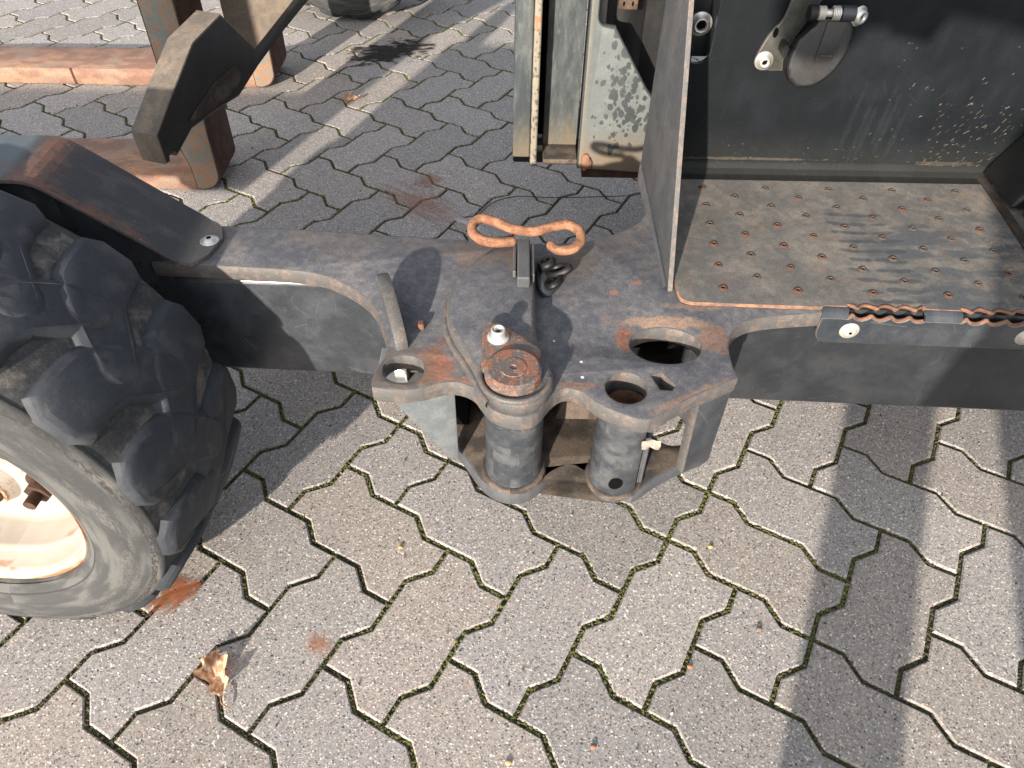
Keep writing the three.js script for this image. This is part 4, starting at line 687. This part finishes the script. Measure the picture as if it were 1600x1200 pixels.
{
  mastM.map.wrapT = pitM.map.wrapT = THREE.MirroredRepeatWrapping;
  const rail = part('mast_rail', mUV(box(-0.006, 0.0235, 0.27, 1.7, -1.32, -1.165, 0.003)), mastM, lift, 'dusty upright mast channel behind the frame');
  part('rail_edge', mUV(box(0.024, 0.0355, 0.257, 1.7, -1.3, -1.156, 0.004)), M('pale_worn_steel', { map: texture(pixels(128, 512, (x, y) => { const d = fbm(x / 8, y / 24, 4), e = fbm(x / 5 + 7, y / 9, 3); let c = mix([118, 112, 100], [140, 132, 116], d); c = mix(c, [60, 60, 58], step(0.58, 0.7, e) * 0.7); c = mix(c, [150, 92, 58], step(0.66, 0.76, d) * 0.7); return c; })), roughness: 0.6 }), rail);
  mats.pale_worn_steel.map.wrapT = THREE.MirroredRepeatWrapping;
  part('rail_gap', box(0.0355, 0.047, 0.272, 1.7, -1.3, -1.245, 0.0005), pit, rail);
  part('channel_floor', mUV(box(0.047, 0.1065, 0.269, 1.7, -1.26, -1.214, 0.001)), mastM, rail);
  part('channel_ledge', box(0.047, 0.1065, 0.258, 0.2685, -1.26, -1.163, 0.002), dusty, rail);
  const pl = part('mast_plate', capUV(upright(chaikin([[0.107, 0.2505, 1], [0.222, 0.2435, 1], [0.23, 0.26, 1], [0.23, 0.37, 1], [0.21, 0.393, 1], [0.149, 0.489, 1], [0.132, 0.491], [0.1225, 0.497], [0.121, 0.515], [0.121, 1.7, 1], [0.107, 1.7, 1]], 2), -1.165, 0.014, { bevel: 0.0025 }), 'x', 0.107, 0.23, 'y', 0.243, 0.52), both(pitM, mastM), lift, 'pitted grey mast plate with a cut corner');
  part('plate_shoe', box(0.118, 0.224, 0.224, 0.247, -1.24, -1.18, 0.002), M('shoe_dark', { map: rustT, color: new THREE.Color(0.22, 0.2, 0.19), roughness: 0.9 }), pl);
  part('rust_lump', boxUV(roughen(new THREE.IcosahedronGeometry(0.009, 3).scale(1.1, 1.7, 0.5).translate(0.122, 0.263, -1.163), 0.01, 160)), rust, pl);
  part('chain_guide', box(0.123, 0.15, 0.5, 1.6, -1.33, -1.27, 0.003), black, lift); 
  const ch = part('lift_chain', box(0.158, 0.189, 0.49, 1.6, -1.25, -1.235, 0.003), M('brown_chain', { map: texture(dustC, { repeat: 4 }), color: new THREE.Color(0.9, 0.72, 0.6), roughness: 0.8 }), lift, 'brown lift chain hanging in the mast');
  for (let i = 0; i < 8; i++) for (const dx of [0.166, 0.18]) part('chain_gap', new THREE.CircleGeometry(0.0026, 10).scale(0.7, 1.5, 1).translate(dx + (i % 2) * 0.002, 0.5 + i * 0.017, -1.2345), pit, ch);
  part('mast_cylinder', rod(V3(0.172, 0.25, -1.32), V3(0.172, 1.6, -1.32), 0.055, 28), black); part('inner_rail', box(0.2, 0.3, 0.26, 1.7, -1.4, -1.28, 0.003), black);
  part('mast_foot', box(-0.006, 0.3, 0.2, 0.25, -1.4, -1.27, 0.004), black);
}

// --- forks, carriage arm and post
{
  const forkC = pixels(1024, 1024, (x, y) => { const d = fbm(x / 70, y / 40, 5), e = fbm(x / 16, y / 10, 4), f = noise(x * 0.6, y * 0.6), g = fbm(x / 110 + 30, y / 90, 4); let c = mix([122, 92, 78], [150, 118, 94], step(0.3, 0.7, d)); c = mix(c, [128, 96, 88], step(0.45, 0.7, e) * 0.5); c = mix(c, [128, 116, 104], step(0.56, 0.7, g) * 0.5); const k = 0.84 + 0.32 * f; return [c[0] * k, c[1] * k, c[2] * k]; });
  scratches(forkC, 300, 111, { a: [0.1, 0.35], len: [10, 60], ang: [0, 0.4], col: ['120,80,64', '190,150,120'] });
  const forkM = M('rusty_fork', { map: texture(forkC, { repeat: 2 }), roughness: 0.85, bumpMap: texture(forkC, { srgb: false, repeat: 2 }), bumpScale: 0.001 });
  const darkM = M('dark_rusty_paint', { map: rustT, color: new THREE.Color(0.3, 0.25, 0.24), roughness: 0.8 });
  const prof = (h) => [[-2.3, 0.004], [-0.735, 0.0], [-0.714, 0.001], [-0.7, 0.006], [-0.69, 0.03], [-0.7, 0.1], [-0.737, 0.12], [-0.7425, h + 0.012], [-0.752, h + 0.002], [-0.77, h], [-1.5, h - 0.004], [-2.3, 0.016]];
  const forks = [[-1.602, -1.472, 0.058, 'nearer rusty fork partly hidden by the arch cover'], [-2.142, -1.997, 0.05, 'farther rusty fork at the top left']];
  for (const f of forks) { const [z0, z1, h, lab] = f;
    const g = extrude(prof(h), z1 - z0, { bevel: 0.005, seg: 2 }); g.translate(0, 0, z0); f[4] = part('fork', boxUV(creased(g, 0.5)), forkM, lift, lab);
  }
  part('worn_crack', box(-1.231, -1.225, 0.003, 0.047, -1.9985, -1.9955, 0.0005), darkM);
  const px = M('pale_blue_grey_paint', { map: texture(pixels(1024, 1024, (x, y) => { const d = fbm(x / 80, y / 80, 5), e = fbm(x / 20, y / 20, 4), f = noise(x * 0.6, y * 0.6); let c = mix([106, 110, 106], [128, 112, 98], step(0.4, 0.65, d)); c = mix(c, [150, 100, 66], step(0.52, 0.66, e) * 0.7); const k = 0.86 + 0.28 * f; return [c[0] * k, c[1] * k, c[2] * k]; }), { repeat: 2.5 }), roughness: 0.7, bumpMap: rustB, bumpScale: 0.0006 });
  forks.forEach((f, i) => { const z0 = f[0], z1 = f[1]; const g = extrude([[-0.7385, 0.1], [-0.73, 0.06], ...arc(-0.714, 0.049, 0.0475, -1.9, -0.2, 8), [-0.6645, 0.14], [-0.6545, 0.3], [-0.639, 1.1], [-0.713, 1.1], [-0.727, 0.3]], z1 - z0 + 0.001, { bevel: 0.004 }); g.translate(0, 0, z0); part('shank', boxUV(creased(g, 0.5)), both(px, darkM), f[4], 'pale painted upright of the fork'); });
  part('carriage_plate', upright([[-0.628, 0.27], [-0.625, 1.1], [-0.39, 1.1], [-0.4, 0.43], [-0.508, 0.302], [-0.568, 0.245]], -1.63, 0.03, { bevel: 0.003 }), M('tan_grey_paint', { map: texture(paintCanvas([92, 84, 76], [128, 112, 96], 0.5, 39, 512), { repeat: 3 }), roughness: 0.75 }), lift, 'tan grey upright plate beside the farther fork');
  const armM = M('dusty_black_arm', { map: texture(paintCanvas([84, 78, 72], [122, 108, 94], 0.6, 37, 512), { repeat: 3 }), roughness: 0.85, bumpMap: paintBump, bumpScale: 0.0006 });
  const ap = [[0, 0.279], [0, 0.331], [0.07, 0.378], [0.146, 0.425], [0.235, 0.44], [0.312, 0.35], [0.304, 0.324], [0.268, 0.31], [0.229, 0.297], [0.16, 0.301], [0.084, 0.302], [0.03, 0.279], [0.026, 0.287], [0.014, 0.287], [0.012, 0.279]];
  const th = 1.266, place = (g) => { g.rotateY(th); g.translate(-0.585 - 0.0477, 0, -1.104 - 0.015); return g; };
  const arm = part('carriage_arm', boxUV(creased(place(extrude(ap, 0.05, { bevel: 0.003, seg: 2 })))), both(black, armM), lift, 'black tapered arm with a dusty top face above the forks');
  part('arm_bar', boxUV(creased(place(extrude([[0.29, 0.36], [0.317, 0.345], [0.4, 0.364], [0.8, 0.456], [0.8, 0.43], [0.41, 0.35], [0.306, 0.3235], [0.27, 0.312]], 0.014, { bevel: 0.002 }).translate(0, 0, 0.0362)))), black, arm);
  const pan = place(extrude(chaikin([[0.06, 0.312], [0.16, 0.345], [0.23, 0.352], [0.25, 0.335], [0.23, 0.312], [0.15, 0.309]], 2), 0.003, { bevel: 0.001 }).translate(0, 0, 0.0488)); part('arm_pad', boxUV(creased(pan)), M('arm_pad_dust', { map: texture(dustC, { repeat: 4 }), color: new THREE.Color(0.62, 0.6, 0.58), roughness: 0.95 }), arm);
}

// ------------------------------------------------------------------ things lying on the paving
const leafM = M('dry_leaf', { map: texture(pixels(256, 256, (x, y) => { const n = fbm(x / 30, y / 30, 4), v = Math.abs(((x + y * 0.3) % 42) - 21) < 1.2 ? 0.5 : 0; return mix([178, 128, 98], [232, 196, 158], clamp(step(0.35, 0.65, n) + v)); })), roughness: 0.8, side: THREE.DoubleSide, transmission: 0.3, thickness: 0 });
function leaf(name, label, x, z, turn, l, w, lobes, curl, seed) {
  const o = [], N = 72;
  for (let i = 0; i < N; i++) { const t = i / N * Math.PI * 2, k = 1 + (lobes ? 0.32 * Math.cos(t * lobes) * Math.abs(Math.sin(t)) : 0.06 * Math.cos(t * 5)); o.push(new THREE.Vector2(Math.cos(t) * l / 2, Math.sin(t) * w / 2 * k * (1 - 0.25 * Math.cos(t)))); }
  const pos = [], uv = [], idx = [], rings = 9;
  for (let r = 0; r <= rings; r++) for (let i = 0; i < N; i++) { const q = o[i], s = r / rings, px = q.x * s, pz = q.y * s, n = fbm(px * 60 + seed, pz * 60 + seed * 2, 3) - 0.5; const y = 0.006 + (pz / w) ** 2 * curl * 2 + n * curl * 1.1 + Math.abs(px / l) * curl * 0.3; pos.push(px + n * 0.006, Math.max(0.0012, y), pz * (1 - curl * 6) + n * 0.004); uv.push(q.x * s / l + 0.5, q.y * s / w + 0.5); }
  for (let r = 0; r < rings; r++) for (let i = 0; i < N; i++) { const a = r * N + i, b = r * N + (i + 1) % N; idx.push(a, b, a + N, b, b + N, a + N); }
  const g = new THREE.BufferGeometry(); g.setAttribute('position', new THREE.Float32BufferAttribute(pos, 3)); g.setAttribute('uv', new THREE.Float32BufferAttribute(uv, 2)); g.setIndex(idx); g.computeVertexNormals();
  const t = thing(name, label, 'leaf', [x, 0, z]); t.rotation.y = turn; mesh('blade', g, leafM, t);
  mesh('stalk', new THREE.TubeGeometry(new THREE.CatmullRomCurve3([V3(l * 0.42, 0.006, 0), V3(l * 0.6, 0.008, 0.004), V3(l * 0.75, 0.003, -0.002)]), 12, 0.0011, 6), M('leaf_stalk', { color: new THREE.Color().setRGB(0.25, 0.13, 0.07), roughness: 0.9 }), t);
  return t;
}
leaf('dry_leaf', 'curled brown oak leaf lying on the near paving at the lower left', -0.363, -0.362, -1.0, 0.064, 0.036, 7, 0.02, 3);
leaf('dry_leaf', 'small pale dry leaf on the shaded paving behind the frame', -0.447, -1.93, 0.6, 0.042, 0.036, 0, 0.02, 11);
{ // thin wire lying behind the frame
  const t = thing('thin_wire', 'thin dark wire curving over the paving below the mast', 'wire', [0, 0, -1.4]);
  mesh('strand', new THREE.TubeGeometry(new THREE.CatmullRomCurve3([V3(-0.105, 0.003, 0.075), V3(-0.085, 0.003, 0.02), V3(-0.05, 0.006, -0.035), V3(0.0, 0.008, -0.058), V3(0.07, 0.006, -0.06), V3(0.15, 0.008, -0.06), V3(0.25, 0.02, -0.05)]), 60, 0.0011, 6), M('wire', { color: new THREE.Color().setRGB(0.02, 0.018, 0.018), roughness: 0.7 }), t);
}
{ // loose grit and plant crumbs, too many to count
  const r = rng(909), n = 700, im = new THREE.InstancedMesh(new THREE.IcosahedronGeometry(1, 1), M('grit', { roughness: 0.9 }), n), m4 = new THREE.Matrix4(), q = new THREE.Quaternion(), e = new THREE.Euler(), col = new THREE.Color();
  for (let i = 0; i < n; i++) { const z = -0.25 - 2.2 * r(), x = (r() - 0.5) * (1.1 - z * 0.9), s = 0.0005 + 0.0014 * r() ** 3, t = r(); m4.compose(V3(x, 0.0009, z), q.setFromEuler(e.set(r() * 6, r() * 6, r() * 6)), V3(s * (1 + r()), s * 0.7, s)); im.setMatrixAt(i, m4); im.setColorAt(i, t < 0.4 ? col.setRGB(0.05, 0.045, 0.04) : t < 0.7 ? col.setRGB(0.3, 0.26, 0.2) : t < 0.9 ? col.setRGB(0.16, 0.1, 0.06) : col.setRGB(0.6, 0.57, 0.52)); }
  im.name = 'grit'; im.castShadow = im.receiveShadow = true; im.userData = { kind: 'stuff', label: 'fine grit and plant crumbs scattered over the paving', category: 'grit' }; scene.add(im);
}
{ // small stones and crumbs caught in the joints
  const r = rng(404), list = [[-0.155, -0.55, 'orange crumb in the joint left of the pivot tube'], [0.004, -0.268, 'tan seed husk at the joint crossing near the lower edge'], [0.29, -0.56, 'yellow crumb in a joint under the beam'], [0.233, -0.385, 'red crumb at the joint crossing on the right'], [0.104, -0.287, 'brown chip in the joint left of the lower right stones'], [0.333, -0.437, 'brown pebble on the shadow strip at the right']];
  const cols = [[0.6, 0.3, 0.12], [0.5, 0.3, 0.18], [0.55, 0.4, 0.12], [0.5, 0.16, 0.08], [0.3, 0.14, 0.08], [0.2, 0.12, 0.09]];
  list.forEach(([x, z, label], i) => { const g = new THREE.IcosahedronGeometry(0.0032 + 0.001 * r(), 2); const o = new THREE.Mesh(roughen(g.scale(1, 0.6, 0.8), 0.002, 300), M('crumb_' + i, { color: new THREE.Color().setRGB(...cols[i]), roughness: 0.9 })); o.name = numbered('crumb'); o.position.set(x, 0.0012, z); o.castShadow = o.receiveShadow = true; o.userData = { label, category: 'crumb' }; scene.add(o); });
}
// ------------------------------------------------------------------ the photographer, whose shadow falls across the paving and the step
{
  const J = (list) => list.map(([a, b, ra, rb]) => ({ a: V3(...a), b: V3(...b), ra, rb }));
  const body = J([[[0.1, 0.06, 0.4], [0.17, 0.5, 0.42], 0.06, 0.074], [[0.17, 0.5, 0.42], [0.22, 0.9, 0.46], 0.072, 0.092], [[0.4, 0.06, 0.46], [0.39, 0.5, 0.46], 0.058, 0.072], [[0.39, 0.5, 0.46], [0.36, 0.9, 0.47], 0.07, 0.092],
    [[0.3, 0.98, 0.54], [0.19, 1.13, 0.47], 0.105, 0.115], [[0.19, 1.13, 0.47], [0.02, 1.16, 0.34], 0.115, 0.14], [[-0.13, 1.19, 0.33], [0.18, 1.21, 0.35], 0.065, 0.065], [[0.0, 1.22, 0.32], [-0.01, 1.28, 0.25], 0.058, 0.055], [[-0.012, 1.31, 0.23], [-0.014, 1.36, 0.17], 0.088, 0.094], [[-0.014, 1.3, 0.13], [-0.014, 1.32, 0.1], 0.045, 0.05],
    [[-0.15, 1.18, 0.33], [-0.1, 0.99, 0.26], 0.058, 0.047], [[-0.1, 0.99, 0.26], [-0.035, 0.985, 0.12], 0.045, 0.034], [[0.2, 1.2, 0.35], [0.22, 1.02, 0.27], 0.058, 0.048], [[0.22, 1.02, 0.27], [0.13, 1.0, 0.13], 0.046, 0.034],
    [[0.1, 0.045, 0.42], [0.08, 0.04, 0.24], 0.046, 0.04], [[0.4, 0.045, 0.48], [0.41, 0.04, 0.3], 0.046, 0.04]]);
  const hand = (s) => { const w = s > 0 ? [0.12, 1.0, 0.12] : [-0.035, 0.985, 0.12], o = []; for (let f = 0; f < 4; f++) { const y = 0.965 - f * 0.019; o.push([[w[0] - s * 0.005, w[1] - 0.02, 0.1], [w[0] - s * 0.02, y, 0.075], 0.016, 0.011], [[w[0] - s * 0.02, y, 0.075], [w[0] - s * 0.05, y - 0.004, 0.055], 0.0095, 0.008]); } o.push([[w[0], w[1] - 0.01, 0.11], [w[0] - s * 0.03, 0.99, 0.085], 0.014, 0.009]); return J(o); };
  const smin = (a, b, k) => { const h = clamp(0.5 + 0.5 * (b - a) / k); return b + (a - b) * h - k * h * (1 - h); };
  function meshField(bones, lo, hi, n, k) {
    const mc = new MarchingCubes(n, pit, false, false, 200000), S = Math.max(hi.x - lo.x, hi.y - lo.y, hi.z - lo.z), c = lo.clone().add(hi).multiplyScalar(0.5), p = V3(), ab = V3();
    for (let z = 0; z < n; z++) for (let y = 0; y < n; y++) for (let x = 0; x < n; x++) {
      p.set((x - n / 2) / (n / 2), (y - n / 2) / (n / 2), (z - n / 2) / (n / 2)).multiplyScalar(S / 2).add(c); let d = 9;
      for (const b of bones) { ab.subVectors(b.b, b.a); const t = clamp(p.clone().sub(b.a).dot(ab) / ab.lengthSq()), q = p.distanceTo(b.a.clone().addScaledVector(ab, t)) - (b.ra + (b.rb - b.ra) * t); d = smin(d, q, k); }
      mc.field[z * n * n + y * n + x] = -d;
    }
    mc.isolation = 0; mc.update();
    const g = new THREE.BufferGeometry(); g.setAttribute('position', new THREE.BufferAttribute(mc.positionArray.slice(0, mc.count * 3), 3));
    g.scale(S / 2, S / 2, S / 2); g.translate(c.x, c.y, c.z); const w = mergeVertices(g, 1e-4); w.computeVertexNormals(); return w;
  }
  const t = thing('person', 'person in dark clothes holding a phone, casting the shadow on the paving', 'person', [0.3, 0, 0.45]);
  const g = join([meshField(body, V3(-0.6, -0.02, -0.55), V3(1.2, 1.82, 1.3), 92, 0.035).toNonIndexed(), meshField(hand(1), V3(0.0, 0.87, 0.01), V3(0.16, 1.04, 0.17), 44, 0.006).toNonIndexed(), meshField(hand(-1), V3(-0.08, 0.87, 0.01), V3(0.08, 1.04, 0.17), 44, 0.006).toNonIndexed()].map((q) => q));
  g.translate(-0.3, 0, -0.45); mesh('body', g, M('dark_clothes', { color: new THREE.Color().setRGB(0.03, 0.032, 0.04), roughness: 0.95 }), t);
  const ph = new RoundedBoxGeometry(0.155, 0.075, 0.008, 3, 0.004).translate(0.045 - 0.3, 0.94, 0.045 - 0.45); mesh('phone', ph, M('phone_glass', { color: new THREE.Color().setRGB(0.02, 0.02, 0.022), roughness: 0.2 }), t);
}
scene.traverse((o) => { if (o.userData) delete o.userData.moved; });
renderer.render(scene, camera);
